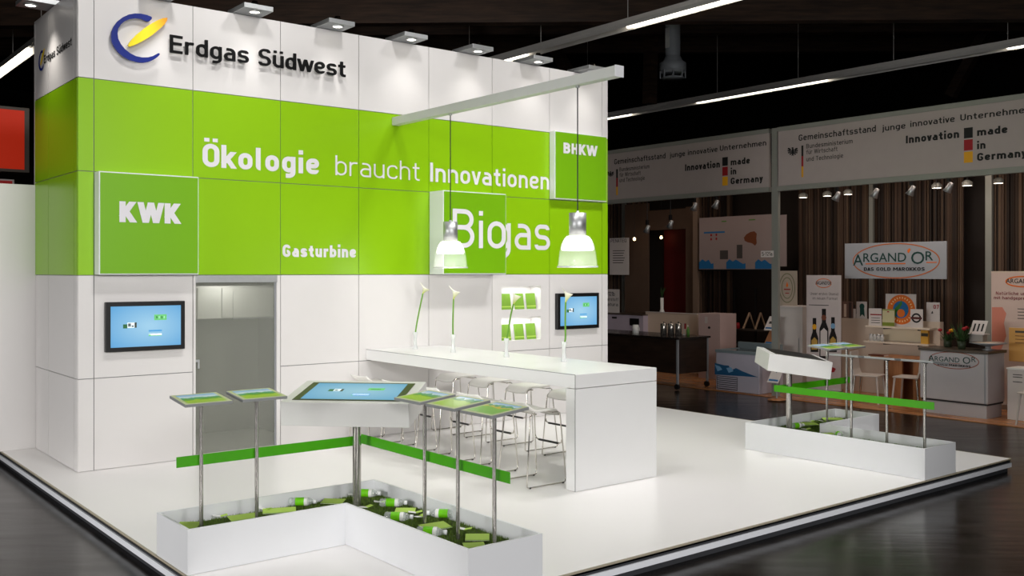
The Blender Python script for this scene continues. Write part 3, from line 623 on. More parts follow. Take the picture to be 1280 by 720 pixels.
# ------------------------------------------------------------------ hanging light beam and pendants
BX0,BX1=3.46,3.56
lb=empty('light_beam',(0,0,0),0,'long white square beam cantilevered out from the wall above the counter','beam')
m=MB(); m.box(BX0,-3.84,3.765,BX1,-.001,3.862,mat('white_beam_lacquer',(206,207,204),.4)); m.build('profile',lb,.004)
m=MB(); m.box(BX0-.004,-3.852,3.761,BX1+.004,-3.84,3.866,white_box); m.build('end_cap',lb,.002)
def pendant(y,label):
    x=3.51; t=empty('pendant_lamp',(x,y,0),0,label,'lamp','glass pendant lamps over the counter')
    m=MB(); m.cyl((0,0,2.55),(0,0,3.765),.006,black,8); m.build('cord',t)
    m=MB(); m.lathe([(.001,3.764),(.02,3.764),(.02,3.745),(.001,3.745)],alu,12); m.build('ceiling_rose',t)
    m=MB(); m.lathe([(.001,2.565),(.015,2.565),(.015,2.545),(.082,2.545),(.082,2.335),(.001,2.335)],alu,24); m.build('lamp_holder',t)
    m=MB(); n=48; pr=[(.088,2.334),(.115,2.325),(.14,2.29),(.165,2.23),(.178,2.15),(.187,2.075),(.19,2.045),(.196,2.03)]
    m.lathe(pr+[(r-.005,z) for r,z in reversed(pr)],shade_glass,n)
    m.build('shade',t)
    m=MB(); m.lathe([(.196,2.032),(.198,2.036),(.199,2.024),(.193,2.022),(.193,2.032)],mat('pendant_rim',(225,225,220),.2,trans=.3),40); m.build('rim',t)
    m=MB(); m.lathe([(.001,2.328),(.085,2.326),(.112,2.315),(.134,2.285),(.152,2.24),(.158,2.20),(.15,2.185),(.001,2.18)],mat('pendant_bulb_glow',(255,252,244),.4,emit=(255,250,240),estr=1.35),24); m.build('bulb',t)
    pl=bpy.data.lights.new('pendant_light','POINT'); pl.energy=5; pl.shadow_soft_size=.09; pl.color=(1,.97,.92)
    po=bpy.data.objects.new('pendant_light',pl); C.objects.link(po); po.location=(x,y,1.98)
    return t
pendant(at(563,335,X=3.51).y,'clear glass pendant lamp nearer the wall, in front of the deep green box')
pendant(at(722,333,X=3.51).y,'clear glass pendant lamp nearer the counter end, below the beam tip')

# ------------------------------------------------------------------ counter
ct=empty('bar_counter',(0,0,0),0,'long white bar counter standing out from the wall','counter')
m=MB(); m.box(3.10,-3.70,.93,4.165,-.003,1.055,white_counter); m.build('worktop',ct,.004)
m=MB(); m.box(3.10,-3.70,.002,4.165,-3.575,.925,white_counter); m.build('end_panel',ct,.004)

m=MB(); m.box(3.0985,-3.70,1.0515,3.1025,-.004,1.0565,seam); m.build('top_joint',ct)
m=MB(); m.box(3.0985,-3.7015,.003,3.1035,-3.697,1.052,seam); m.build('corner_joint',ct)
# vases with calla lilies
def vase(px,base,stem_px,head,label,lab2):
    p=at(*base,Z=1.056); t=empty('bud_vase',(p.x,p.y,1.056),0,label,'vase','slim white bud vases on the counter')
    pr=[(.001,0),(.03,0),(.032,.006),(.022,.05),(.018,.1),(.021,.15),(.029,.205),(.027,.205),(.018,.15),(.015,.1),(.018,.05),(.02,.012),(.001,.012)]
    m=MB(); m.lathe(pr,vase_glass,20); m.build('body',t)
    m=MB(); m.lathe([(.001,.012),(.019,.012),(.016,.06),(.013,.1),(.0005,.1)],mat('vase_water',(210,222,214),.1,trans=.6),16); m.build('water',t)
    L=empty('calla_lily',(p.x,p.y,1.056),0,lab2,'flower','calla lilies in the bud vases')
    # stem path lies in the plane facing the aisle (RT direction)
    d=(p-CAM).dot(FW)/FPX
    pts=[Vector((0,0,.02)), Vector((0,0,.18))]+[RT*((u-base[0])*d)+Vector((0,0,(base[1]-v)*d)) for u,v in stem_px]
    # smooth
    q=[]
    for i in range(len(pts)-1):
        for k in range(4): q.append(pts[i].lerp(pts[i+1],k/4))
    q.append(pts[-1])
    for _ in range(2): q=[q[0]]+[(q[i-1]+q[i]*2+q[i+1])/4 for i in range(1,len(q)-1)]+[q[-1]]
    m=MB(); m.tube(q,.009,mat('calla_stem',(96,150,30),.45,var=.12,scale=20),8); m.build('stem',L)
    # trumpet shaped bloom: rolled cone with one long pointed lip
    dirv=(RT*((head[0]-stem_px[-1][0]))+Vector((0,0,stem_px[-1][1]-head[1]))).normalized()
    hl=head[2]; N=18; rings=[]
    side=dirv.cross(FW).normalized(); fr=dirv.cross(side).normalized(); lip=head[3]
    for i in range(9):
        tt=i/8; R=.008+.05*tt**1.5
        ring=[]
        for k in range(N):
            a=2*PI*k/N; ext=tt*(.8+.45*max(0,math.cos(a))**2)*hl
            fl=1+.5*(tt**4)*max(0,math.cos(a))
            ring.append(q[-1]+dirv*ext+(side*math.cos(a)*lip+fr*math.sin(a))*R*fl)
        rings.append(ring)
    cg=bpy.data.materials.get('calla_bloom')
    if not cg:
        cg=bpy.data.materials.new('calla_bloom'); cg.use_nodes=True; nt=cg.node_tree; b=nt.nodes['Principled BSDF']
        tc=nt.nodes.new('ShaderNodeTexCoord'); sp=nt.nodes.new('ShaderNodeSeparateXYZ'); cr=nt.nodes.new('ShaderNodeValToRGB')
        nt.links.new(tc.outputs['Generated'],sp.inputs[0]); nt.links.new(sp.outputs['Z'],cr.inputs[0])
        cr.color_ramp.elements[0].color=rgb((176,190,40)); cr.color_ramp.elements[1].color=rgb((244,242,224)); cr.color_ramp.elements[1].position=.55
        nt.links.new(cr.outputs[0],b.inputs['Base Color']); b.inputs['Roughness'].default_value=.5
    m=MB()
    for i in range(8):
        for k in range(N): m.face([rings[i][k],rings[i][(k+1)%N],rings[i+1][(k+1)%N],rings[i+1][k]],cg,True)
    m.build('bloom',L)
    m=MB(); m.tube([q[-1]+dirv*.02,q[-1]+dirv*hl*.75],[.005,.004],gold_m,8); m.build('spadix',L)
vase(0,(519,436.5),[(521,404),(525,384),(528.5,367)],(533,357,.09,1),'slim glass bud vase nearest the wall','calla lily in the vase nearest the wall, leaning right')
vase(0,(566.5,440.5),[(566,410),(566.5,385),(567,374)],(570,360,.115,1),'second slim bud vase from the wall','upright calla lily in the second vase from the wall')
vase(0,(633,446.5),[(636,410),(638.5,393),(642,380)],(646,366,.125,1),'third slim bud vase, in front of the lit niches','calla lily curving right in front of the lit niches')
vase(0,(705,452),[(707,425),(706.5,400),(707,378)],(710,365,.125,1),'slim bud vase nearest the counter end','calla lily in front of the right wall screen')

# ------------------------------------------------------------------ bar stools
def make_stool():
    t=empty('bar_stool'); w=.213; wire=.0065
    # local frame: +x is the way the sitter faces
    for s in (-1,1):
        y=s*w
        pa=[(.10,y*.86,.668),(.165,y*.87,.668),(.183,y*.875,.655),(.188,y*.88,.63)]
        fr=[(.235,y,.06),(.235,y,.02),(.215,y,.0075)]; bk=[(-.215,y,.0075),(-.235,y,.02),(-.235,y,.06)]
        up=[(-.178,y*.88,.63),(-.173,y*.875,.655),(-.155,y*.87,.668),(-.10,y*.86,.668)]
        m=MB(); m.tube(pa+fr+bk+up,wire,chrome,8); m.build('leg_frame',t)
    m=MB(); m.tube([(.203,-w*.9,.40),(.206,-w*.86,.375),(.206,-w*.7,.362),(.206,w*.7,.362),(.206,w*.86,.375),(.203,w*.9,.40)],wire,chrome,8); fr=m.build('footrest',t)
    m=MB(); m.tube([(.207,-w*.66,.362),(.207,w*.66,.362)],.0105,black,10); m.build('rubber_sleeve',fr)
    for s in (-1,1):
        m=MB(); m.tube([(s*.10,-w*.86,.668),(s*.10,w*.86,.668)],wire,chrome,8); m.build('seat_rail',t)
    for s in (-1,1):
        for x in (.2,-.2): m=MB(); m.cyl((x,s*w,.0),(x,s*w,.012),.011,black,8); m.build('glide',t)
    # seat shell, dished, with raised rear lip
    NX,NY=14,12; top=[];bot=[]
    for i in range(NX+1):
        u=i/NX; x=-.215+.41*u
        for j in range(NY+1):
            v=-1+2*j/NY; hw=.205-.035*u**3-.02*(1-u)**4
            z=.676+.010*v*v-.055*(max(0,u-.78)/.22)**2+.082*max(0,(.26-u)/.26)**1.5
            top.append((x-.02*max(0,(.3-u)/.3)**2,v*hw,z+.02)); bot.append((x-.02*max(0,(.3-u)/.3)**2,v*hw*.985,z))
    m=MB(); sm=mat('white_seat_shell',(232,230,224),.35)
    b0=len(m.v); m.v+=top; b1=len(m.v); m.v+=bot; n=NY+1
    def F(q): m.f.append(q); m.mi.append(m.m(sm)); m.sm.append(True)
    for i in range(NX):
        for j in range(NY):
            F((b0+i*n+j,b0+i*n+j+1,b0+(i+1)*n+j+1,b0+(i+1)*n+j)); F((b1+i*n+j,b1+(i+1)*n+j,b1+(i+1)*n+j+1,b1+i*n+j+1))
    for i in range(NX):
        for j in (0,NY): F((b0+i*n+j,b0+(i+1)*n+j,b1+(i+1)*n+j,b1+i*n+j))
    for j in range(NY):
        for i in (0,NX): F((b0+i*n+j,b0+i*n+j+1,b1+i*n+j+1,b1+i*n+j))
    m.build('seat',t)
    return t
proto=make_stool()
CY=[-3.135,-2.42,-1.705,-.99,-.30]
wh=['nearest the counter end','second from the counter end','middle one of five','second from the wall','nearest the wall']
for i,y in enumerate(CY):
    o=proto if i==0 else copy_tree(proto)
    o.location=(3.065,y,.0015); tag(o,f'white bar stool on the near counter side, {wh[i]}','stool','bar stools at the counter')
for i,y in enumerate(CY):
    o=copy_tree(proto); o.location=(4.22,y,.0015); o.rotation_euler=(0,0,PI)
    tag(o,f'white bar stool on the far counter side, {wh[i]}','stool','bar stools at the counter')

# ------------------------------------------------------------------ planters, kiosks, boards (left one and its mirror on the right)
def mirror_x(x): return 7.28-x
PH=.30; T=.018
def planter(mx,side):
    X=mirror_x if mx else (lambda x:x)
    t=empty('planter',(0,0,0),0,f'L-shaped white planter box with turf, {side} front corner of the platform','planter','L-shaped planters')
    def bx(m,x0,y0,x1,y1,z0=.0016,z1=PH,mt=white_box): m.box(X(x0),y0,z0,X(x1),y1,z1,mt)
    m=MB()
    bx(m,-.495,-3.90,-.495+T,-3.31); bx(m,-.495+T,-3.31-T,1.255,-3.31); bx(m,1.255-T,-5.41,1.255,-3.31-T)
    bx(m,.665,-5.41,1.255-T,-5.41+T); bx(m,.665,-5.41+T,.665+T,-3.90); bx(m,-.495+T,-3.90,.665+T,-3.90+T)
    m.build('box',t)
    m=MB(); soil=mat('planter_soil',(60,78,26),.9,var=.3,scale=40)
    bx(m,-.477,-3.882,1.237,-3.328,.02,.19,soil); bx(m,.683,-5.392,1.237,-3.882,.02,.19,soil); m.build('soil',t)
    m=MB(); rnd=random.Random(3 if mx else 5)
    gm=mat('turf_blade',(92,118,38),.75,var=.45,scale=25)
    for i in range(15000):
        if rnd.random()<.53: x=rnd.uniform(-.474,1.234); y=rnd.uniform(-3.88,-3.331)
        else: x=rnd.uniform(.686,1.234); y=rnd.uniform(-5.389,-3.88)
        a=rnd.uniform(0,2*PI); h=rnd.uniform(.012,.026); w=.003; lx,ly=rnd.uniform(-.008,.008),rnd.uniform(-.008,.008)
        c,s=math.cos(a)*w,math.sin(a)*w; xx=X(x)
        tx=min(max(xx+lx,min(X(-.476),X(1.236))),max(X(-.476),X(1.236))); ty=min(max(y+ly,-5.39),-3.33)
        m.face([(xx-c,y-s,.19),(xx+c,y+s,.19),(tx,ty,.19+h)],gm)
    g=m.build('turf',t); g['kind']='stuff'
planter(False,'left'); planter(True,'right')

def info_stand(px,py,arm,label,k,mx=False,lm=None):
    X=mirror_x if mx else (lambda x:x)
    t=empty('info_board',(X(px),py,.19),0,label,'info board','tilted picture boards in the planters')
    m=MB(); m.cyl((0,0,0),(0,0,.895),.0135,steel,16); m.build('post',t)
    m=MB(); m.lathe([(.001,.893),(.03,.893),(.03,.898),(.001,.898)],steel,16); m.build('mounting_disc',t)
    tl=math.radians(6)
    if arm==1: right=Vector((1,0,0)); up=Vector((0,math.cos(tl),math.sin(tl)))
    elif not mx: right=Vector((0,-1,0)); up=Vector((math.cos(tl),0,math.sin(tl)))
    else: right=Vector((0,1,0)); up=Vector((-math.cos(tl),0,math.sin(tl)))
    M=frame((0,0,.912),right,up)
    w,h=.166,.15
    m=MB(); m.box(-w,-h,-.011,w,h,.009,mat('board_frame_grey',(150,152,152),.4,.2),M); b=m.build('board',t,.002)
    m=MB(); m.box(-w+.004,-h+.004,.009,w-.004,h-.004,.0094,mat('board_border_lime',(196,204,160),.5),M); m.build('border',b)
    m=MB(); a,c=w-.03,h-.028; uvquad(m,[M@Vector(q) for q in ((-a,-c,.0102),(a,-c,.0102),(a,c,.0102),(-a,c,.0102))],lm); m.build('picture',b)
    return t
lms=[landscape('landscape_print_%d'%i,i*1.7+.4,(.6,.62,.72,.85,.8)[i],warm=(i==4)) for i in range(5)]
bd=[(-.29,-3.60,1),(.115,-3.60,1),(.98,-4.46,2),(.98,-4.86,2),(.98,-5.26,2)]
nm=['outermost one by the platform edge','next to the touch table','nearest behind the touch table','middle one of three on the long arm','front one nearest the platform edge']
for k,(x,y,a) in enumerate(bd): info_stand(x,y,a,f'picture board in the left planter, {nm[k]}',k,False,lms[k])
nr=['rearmost by the outer platform edge','beside the back of the kiosk housing','first on the long arm from the kiosk','middle one of three on the long arm','last on the long arm by the front edge']
for k,(x,y,a) in enumerate(bd): info_stand(x,y,a,f'picture board in the right planter, {nr[k]}',k,True,lms[k])

def touch_table(mx,label):
    X=mirror_x if mx else (lambda x:x)
    t=empty('touch_table',(X(.905),-3.64,.19),0,label,'touch table','touch tables in the planters')
    m=MB(); m.cyl((0,0,0),(0,0,.68),.032,steel,24); m.build('post',t)
    s=-1 if mx else 1
    n=Vector((.7071*s,.7071,0)); right=Vector((.7071,-.7071,0)) if not mx else Vector((.7071,.7071,0))
    tl=math.radians(7.8); up=n*math.cos(tl)+Vector((0,0,math.sin(tl)))
    fc=(Vector((6.708,-3.852,1.012)) if mx else Vector((.762,-3.697,1.0)))-Vector((X(.905),-3.64,.19))
    M=frame(fc,right,up); hw,d,th=.495,.665,.185
    m=MB(); m.box(-hw,0,-th,hw,d,0,mat('touch_table_housing',(214,213,210),.4),M); hb=m.build('housing',t,.004)
    m=MB(); m.box(-.42,.06,.0,.42,.59,.004,mat('olive_black_bezel',(50,48,36),.35),M); bz=m.build('bezel',t)
    m=MB(); uvquad(m,[M@Vector(q) for q in ((-.365,.085,.0048),(.365,.085,.0048),(.365,.565,.0048),(-.365,.565,.0048))],screen_flat_m if not mx else mat('dark_switched_off_screen',(22,24,26),.35)); sc_=m.build('display',t)
    def R(u0,v0,u1,v1,mt,m):
        P=[M@Vector((-.365+u*.73,.085+v*.48,.0056)) for u,v in ((u0,v0),(u1,v0),(u1,v1),(u0,v1))]; m.face(P,mt)
    if mx: return t
    m=MB(); R(.2,.47,.255,.6,ic_dkgreen,m); R(.255,.48,.33,.62,ic_white,m); R(.265,.5,.3,.58,ic_dark,m); R(.33,.47,.36,.62,ic_dark,m); m.build('thumbnail',sc_)
    m=MB(); R(.62,.56,.80,.70,ic_green,m); R(.65,.6,.76,.64,ic_dkgreen,m); m.build('thumbnail',sc_)
    m=MB(); R(.5,.22,.69,.36,ic_text,m); R(.505,.24,.685,.34,ic_white,m); R(.5,.22,.52,.26,ic_green,m); m.build('thumbnail',sc_)
touch_table(False,'white touch table with blue screen on a steel post in the left planter')
touch_table(True,'white touch table housing seen from its side in the right planter')

def band(mx,arm,label):
    X=mirror_x if mx else (lambda x:x)
    m=MB()
    if arm==2: m.box(X(1.012),-5.375,.645,X(1.018),-3.52,.718,strip_green)
    else: m.box(X(-.45),-3.572,.645,X(.985),-3.566,.718,strip_green)
    o=m.build('barrier_strip'); tag(o,label,'barrier','green barrier strips between the planter posts')
band(False,1,'bright green strip fixed to the left planter posts, running toward the door side')
band(False,2,'bright green strip fixed to the left planter posts, running to the right front')
band(True,1,'bright green strip at the rear of the right planter, behind the white housing')
band(True,2,'bright green strip along the front posts of the right planter')

# ------------------------------------------------------------------ litter of give-aways on the turf
GZ=.207
def make_bottle():
    t=empty('water_bottle'); Mx=Matrix.Rotation(PI/2,4,'Y')                    # lies along +x
    r=.031
    m=MB(); m.lathe([(.001,-.1),(.022,-.1),(r,-.09),(r,-.072),(r*.93,-.07),(r,-.06),(r,.045),(r*.8,.062),(.017,.078),(.0135,.085),(.0135,.098),(.001,.098)],bottle_clear,18,Mx); m.build('body',t)
    m=MB(); m.lathe([(r+.0006,-.05),(r+.0006,.016)],mat('bottle_label_green',(110,200,14),.45,var=.15,scale=30),18,Mx); lb=m.build('label',t)
    m=MB(); m.lathe([(r+.0009,.016),(r+.0009,.036),(r*.95,.044)],white_paper,18,Mx); m.build('label_band',t)
    m=MB(); m.lathe([(.001,.086),(.0165,.086),(.0165,.108),(.001,.108)],mat('bottle_cap_white',(236,238,238),.4),14,Mx); m.build('cap',t)
    return t
bot=make_bottle()
r45=math.radians(-39)
bl=[(.57,-3.40,r45+.06,'lying alone in the turf of the left planter arm toward the door'),(1.10,-3.46,r45-.1,'lying behind the touch table post in the corner of the left planter'),
    (1.09,-3.86,r45-.02,'lying just behind the small lime card near the first steel post'),(.90,-4.24,r45-.12,'half under a lime card at the near wall'),
    (1.19,-4.36,r45+PI-.12,'pointing the other way, by the far wall behind the middle post'),(.86,-4.72,r45-.22,'lowest one, half hidden by the near wall of the left planter'),
    (6.63,-3.56,r45+.5,'lying nearest the thick post of the right planter'),(6.47,-4.20,r45+1.5,'poking above the near wall of the right planter')]
for i,(x,y,a,l) in enumerate(bl):
    o=bot if i==0 else copy_tree(bot)
    o.location=(x,y,GZ+.028); o.rotation_euler=(0,0,a); tag(o,'green-labelled bottle '+l,'bottle','water bottles on the turf')
def leaflet(x,y,a,w,h,tilt,label,grp='lime leaflets on the turf',cov=None):
    t=empty('leaflet',(x,y,GZ+.006),a,label,'leaflet',grp)
    Mt=Matrix.Rotation(tilt,4,'X')
    m=MB(); m.box(-w/2,-h/2,.002,w/2,h/2,.0035,cov or lime_card,Mt); m.build('cover',t)
    m=MB(); m.box(-w/2+.001,-h/2+.001,0,w/2-.001,h/2-.001,.0018,white_paper,Mt); m.build('pages',t)
    m=MB(); m.box(-w/2,-h/2,.0036,w/2,-h/2+.012,.004,lime_card2 if not cov else white_paper,Mt); m.build('printed_stripe',t)
ll=[(-.335,-3.47,r45+.05,.15,.15,'at the outer end of the left planter by the first post'),(.06,-3.49,r45+.55,.2,.13,'between the two small posts of the left planter'),
    (.35,-3.47,r45+.25,.24,.12,'right of the second small post in the left planter'),(.80,-3.46,r45-.1,.17,.12,'left of the thick post in the left planter'),
    (1.08,-4.05,r45+.0,.15,.11,'in front of the bottle, left of the first right-arm post'),(1.00,-4.56,r45+.55,.2,.14,'between the first and middle right-arm posts'),
    (1.06,-4.97,r45+.03,.16,.13,'left of the front right-arm post'),(.93,-5.11,r45+.2,.14,.1,'lowest one in the front corner of the left planter'),
    (6.94,-3.50,r45+.2,.22,.14,'behind the thick post of the right planter'),(7.50,-3.46,r45-.1,.24,.13,'at the rear end of the right planter'),(6.49,-4.03,r45+.3,.2,.08,'behind the near wall of the right planter')]
for (x,y,a,w,h,l) in ll: leaflet(x,y,a,w,h,.08,'lime leaflet '+l)
ss=[(-.06,-3.37,.4,'between the first two posts of the left planter'),(.28,-3.37,-.3,'right behind the second small post of the left planter'),(1.03,-3.40,-.2,'just right of the thick post of the left planter'),
    (1.07,-3.72,.1,'below the corner bottle of the left planter'),(.90,-3.79,.7,'beside the near wall below the corner of the left planter'),(1.10,-4.16,.2,'left of the first right-arm post'),
    (1.06,-4.28,.9,'at the foot of the first right-arm post'),(1.11,-4.76,-.2,'between the middle and front right-arm posts'),
    (7.10,-3.42,.3,'near the rear wall of the right planter'),(6.58,-3.72,.2,'right of the thick post of the right planter'),(7.24,-3.50,-.4,'between the two rear posts of the right planter'),(6.33,-3.44,.8,'left of the thick post of the right planter')]
for (x,y,a,l) in ss:
    t=empty('paper_packet',(x,y,GZ+.008),a+r45,'small white and lime packet '+l,'packet','paper packets on the turf')
    M1=Matrix.Rotation(.16,4,'Y'); m=MB(); m.box(-.055,-.02,0,0,.02,.004,white_paper,M1); m.build('wrapper',t,.001)
    M2=Matrix.Rotation(-.2,4,'Y'); m=MB(); m.box(.001,-.022,0,.05,.02,.004,lime_card,M2); m.build('sleeve',t,.001)

# ------------------------------------------------------------------ hall lamps and ceiling things
tube_glow=mat('fluorescent_glow',(255,250,238),.4,emit=(255,248,232),estr=6)
fix_m=mat('fixture_grey_sheet',(215,211,205),.5); refl_m=mat('fixture_white_reflector',(235,232,226),.5)
def tube_line(x,y0,y1,z,label,lit):
    t=empty('tube_light',(x,0,z),0,label,'ceiling light','fluorescent light lines')
    m=MB(); m.box(-.05,y0,.06,.05,y1,.13,fix_m); m.build('housing',t)
    m=MB()
    for s in (-1,1): m.face([(s*.05,y0,.06),(s*.11,y0,-.03),(s*.11,y1,-.03),(s*.05,y1,.06)],refl_m)
    m.build('reflector',t)
    for a,b in lit:
        m=MB(); m.cyl((0,a,.01),(0,b,.01),.04,tube_glow,10); m.build('tube',t)
    k=0; y=y0+.5
    while y<y1:
        m=MB(); m.cyl((0,y,.13),(0,y,9.4-z),.006,fix_m,6); m.build('hanger',t); y+=2.2
tube_line(8.65,-6,7.6,6.0,'bright fluorescent light line passing just above the tower top',[(-6,1.1),(3.75,7.5)])
tube_line(15.05,-7,9.5,6.0,'farther fluorescent light line above the neighbouring booths',[(-7,-2.1),(1.6,5.1),(7.3,9.4)])
tube_line(1.39,5.5,13.5,6.0,'fluorescent light line glimpsed at the left behind the tower',[(5.5,8.2),(9.2,13.4)])
cf=at(841,98,Z=5.9)
t=empty('duct_fan',(cf.x,cf.y,5.9),0,'round metal air duct with fan hanging from the dark ceiling','duct')
dm=mat('galvanised_duct',(170,176,182),.5,.2)
m=MB(); m.lathe([(.001,3.45),(.15,3.45),(.15,.45),(.001,.45)],dm,24); m.build('duct',t)
m=MB(); m.lathe([(.15,.45),(.23,.3),(.24,.12),(.21,.1),(.001,.1)],dm,24); m.build('hood',t)
m=MB(); m.lathe([(.25,.32),(.27,.3),(.27,.16),(.25,.14)],dm,24); m.lathe([(.22,.02),(.24,0),(.001,0)],dm,24); m.build('ring',t)
m=MB(); 
for k in range(8): m.cyl((.25*math.cos(k*PI/4),.25*math.sin(k*PI/4),.32),(.25*math.cos(k*PI/4),.25*math.sin(k*PI/4),.0),.015,dm,6)
m.build('strut',t)
m=MB(); m.box(-.17,-.05,.6,-.155,.05,1.0,white_paper); m.build('plate',t)

# red illuminated sign box behind the partition, with the hall number plate
t=empty('sign_box',(0,0,0),0,'large red sign box high up behind the left partition','sign')
m=MB(); m.box(-1.2,4.0,3.30,.287,4.25,4.165,mat('grey_sign_case',(92,86,78),.6)); m.build('case',t,.01)
m=MB(); m.box(-1.15,3.985,3.34,.22,4.0,4.12,mat('red_sign_face',(196,40,4),.6,emit=(200,40,4),estr=.35)); m.build('face',t)
m=MB(); m.cyl((-.3,4.12,4.16),(-.3,4.12,9.4),.02,fix_m,8); m.build('hanger',t)
t=empty('number_plate',(0,0,0),0,'small red plate with the number 8 below the big red sign box','sign')
m=MB(); m.box(-.35,4.0,2.75,.10,4.06,3.20,pale_grey); m.build('board',t)
m=MB(); m.box(-.33,3.99,2.77,.075,4.0,3.18,mat('red_plate',(150,20,20),.5,emit=(150,20,20),estr=.25)); m.build('face',t)
p=at(11,224,Y=3.99); lettering('8',FRONT(3.99),p.x-.055,p.x+.055,2.99,.13,.006,pale_grey,.16,t)
m=MB(); m.cyl((-.1,4.05,3.2),(-.1,4.05,3.30),.012,fix_m,8); m.build('hanger',t)

# ------------------------------------------------------------------ neighbouring booths across the aisle
def yz(u,v,X): p=at(u,v,X=X); return p.y,p.z
def panel(m,X,u0,v0,u1,v1,mt,t=.02):
    """upright board facing the aisle: near face on the plane X, thickness t behind it"""
    uc=(u0+u1)/2; m.box(X,yz(u0,v0,X)[0],yz(uc,v1,X)[1],X+t,yz(u1,v0,X)[0],yz(uc,v0,X)[1],mt)
def thing_panel(name,label,cat,X,u0,v0,u1,v1,mt,t=.02,part='board',group=None,floor=False):
    e=empty(name,(0,0,0),0,label,cat,group); m=MB(); uc=(u0+u1)/2
    z0=HZ+.014 if floor else yz(uc,v1,X)[1]
    m.box(X,yz(u0,v0,X)[0],z0,X+t,yz(u1,v0,X)[0],yz(uc,v0,X)[1],mt); m.build(part,e,.003); return e
def print_rect(m,X,u0,v0,u1,v1,mt,off=.001,t=.001):
    uc=(u0+u1)/2; m.box(X-off-t,yz(u0,v0,X)[0],yz(uc,v1,X)[1],X-off,yz(u1,v0,X)[0],yz(uc,v0,X)[1],mt)
def wtext(body,X,u0,v0,u1,v1,cap_px,mt,parent,w=.16,off=.002,bf=False,bold=0,name='lettering'):
    """baseline from pixel (u0,v0) to (u1,v1) on the plane X"""
    a=at(u0,v0,X=X); b=at(u1,v1,X=X); c=at(u0,v0-cap_px,X=X)
    M=frame((X-off,0,0),(0,-1,0),(0,0,1))
    if bf: 
        mb=MB(); add_text(mb,body,M,-a.y,-b.y,(a.z+b.z)/2,c.z-a.z,.0015,mt,bold); return mb.build(name,parent)
    return lettering(body,M,-a.y,-b.y,(a.z+b.z)/2,c.z-a.z,.0015,mt,w,parent,name)
def oval(m,X,uc,vc,du,dv,th,mt,off=.0015):
    c=at(uc,vc,X=X); e=at(uc+du,vc,X=X); f_=at(uc,vc+dv,X=X); a=abs(e.y-c.y); b=abs(f_.z-c.z)
    P=[Vector((math.cos(2*PI*k/48)*a,math.sin(2*PI*k/48)*b)) for k in range(48)]
    ribbon(m,P,True,th,lambda q,z:(X-off-z,c.y-q.x,c.z+q.y),mt,.001)
def disc(m,X,uc,vc,du,dv,mt,off=.0015,n=36):
    c=at(uc,vc,X=X); e=at(uc+du,vc,X=X); f_=at(uc,vc+dv,X=X); a=abs(e.y-c.y); b=abs(f_.z-c.z)
    m.prism([(math.cos(2*PI*k/n)*a,math.sin(2*PI*k/n)*b) for k in range(n)],.001,mt,frame((X-off,c.y,c.z),(0,-1,0),(0,0,1)))
def wpoly(m,X,pts,mt,off=.002):
    c=at(*pts[0],X=X); P=[]
    for u,v in pts: p=at(u,v,X=X); P.append((-(p.y-c.y),p.z-c.z))
    m.prism(P,.001,mt,frame((X-off,c.y,c.z),(0,-1,0),(0,0,1)))
BF=HZ+.012
m=MB(); m.box(10.86,-9,HZ+.001,15.6,7,BF,booth_floor_m); o=m.build('floor_booth'); tag(o,'warm wood floor of the neighbouring booths','floor',kind='structure')
m=MB(); m.box(14.5,-9,HZ+.002,14.6,7,4.4,mat('booth_dark_backing',(40,32,27),.8,var=.2)); o=m.build('wall_booth'); tag(o,'dark rear wall of the neighbouring booths','wall',kind='structure')
m=MB(); m.box(11.12,-9,4.3,14.5,7,4.36,mat('booth_dark_roof',(30,26,24),.9)); o=m.build('ceiling_booth'); tag(o,'dark booth roof','ceiling',kind='structure')
area('booth_fill_area',(11.5,-3.0,4.2),(12.7,-3.0,.6),62,5,.6,(1,.82,.70)); area('booth_fill_area',(11.6,2.6,4.2),(12.6,2.6,.6),16,4,.6,(1,.80,.66))  # unseen areas added behind the fascia to brighten the booth goods
# string curtains
cur=[mat('curtain_string_%d'%i,c_,.8) for i,c_ in enumerate(((84,65,52),(62,48,38),(100,80,63),(44,34,28)))]
def curtain(X,u0,u1,label,rnd):
    y0=yz(u0,300,X)[0]; y1=yz(u1,300,X)[0]; m=MB(); y=y0
    while y>y1:
        w=rnd.choice((.012,.018,.03,.045)); m.box(X+rnd.uniform(-.03,.03),y-w,BF,X+.008+rnd.uniform(.03,.05),y,4.29,rnd.choice(cur)); y-=w+rnd.choice((0,.008,.02))
    o=m.build('string_curtain'); tag(o,label,'curtain',kind='stuff')
rn=random.Random(11)
curtain(14.1,996,1203,'brown string curtain behind the hanging oval sign',rn)
curtain(14.1,1241,1330,'brown string curtain at the far right edge',rn)
curtain(14.1,748,808,'brown string curtain next to the tower edge',rn)
curtain(14.25,873,914,'dark string curtain under the wide blue poster',rn)
# posts and wall bits at the back
def bpost(u0,u1,X,label,zt=4.29,v=300,mt=None):
    m=MB(); m.box(X,yz(u0,v,X)[0],BF,X+.06,yz(u1,v,X)[0],zt,mt or booth_metal); o=m.build('booth_post'); tag(o,label,'post','grey posts of the booth frame')
bpost(964.5,972.5,11.0,'thick grey booth post between the two white sign panels',4.42)
bpost(1231.5,1239.5,13.2,'grey booth post left of the pink and white banner')
bpost(866,872,13.3,'grey booth post left of the wide blue poster',4.29,mt=mat('booth_brown_post',(128,108,92),.6))
bpost(777,781,13.9,'thin pale post near the tower edge')
bpost(1086,1091,13.9,'thin pale post hidden behind the hanging oval sign')
m=MB(); X=13.6
panel(m,X,781,255,810,420,mat('booth_brown_wall',(92,72,58),.7,var=.1),.05); panel(m,X,810,262,857,287,mat('booth_brown_wall'),.05); panel(m,X,857,258,876,420,mat('booth_brown_wall'),.05)
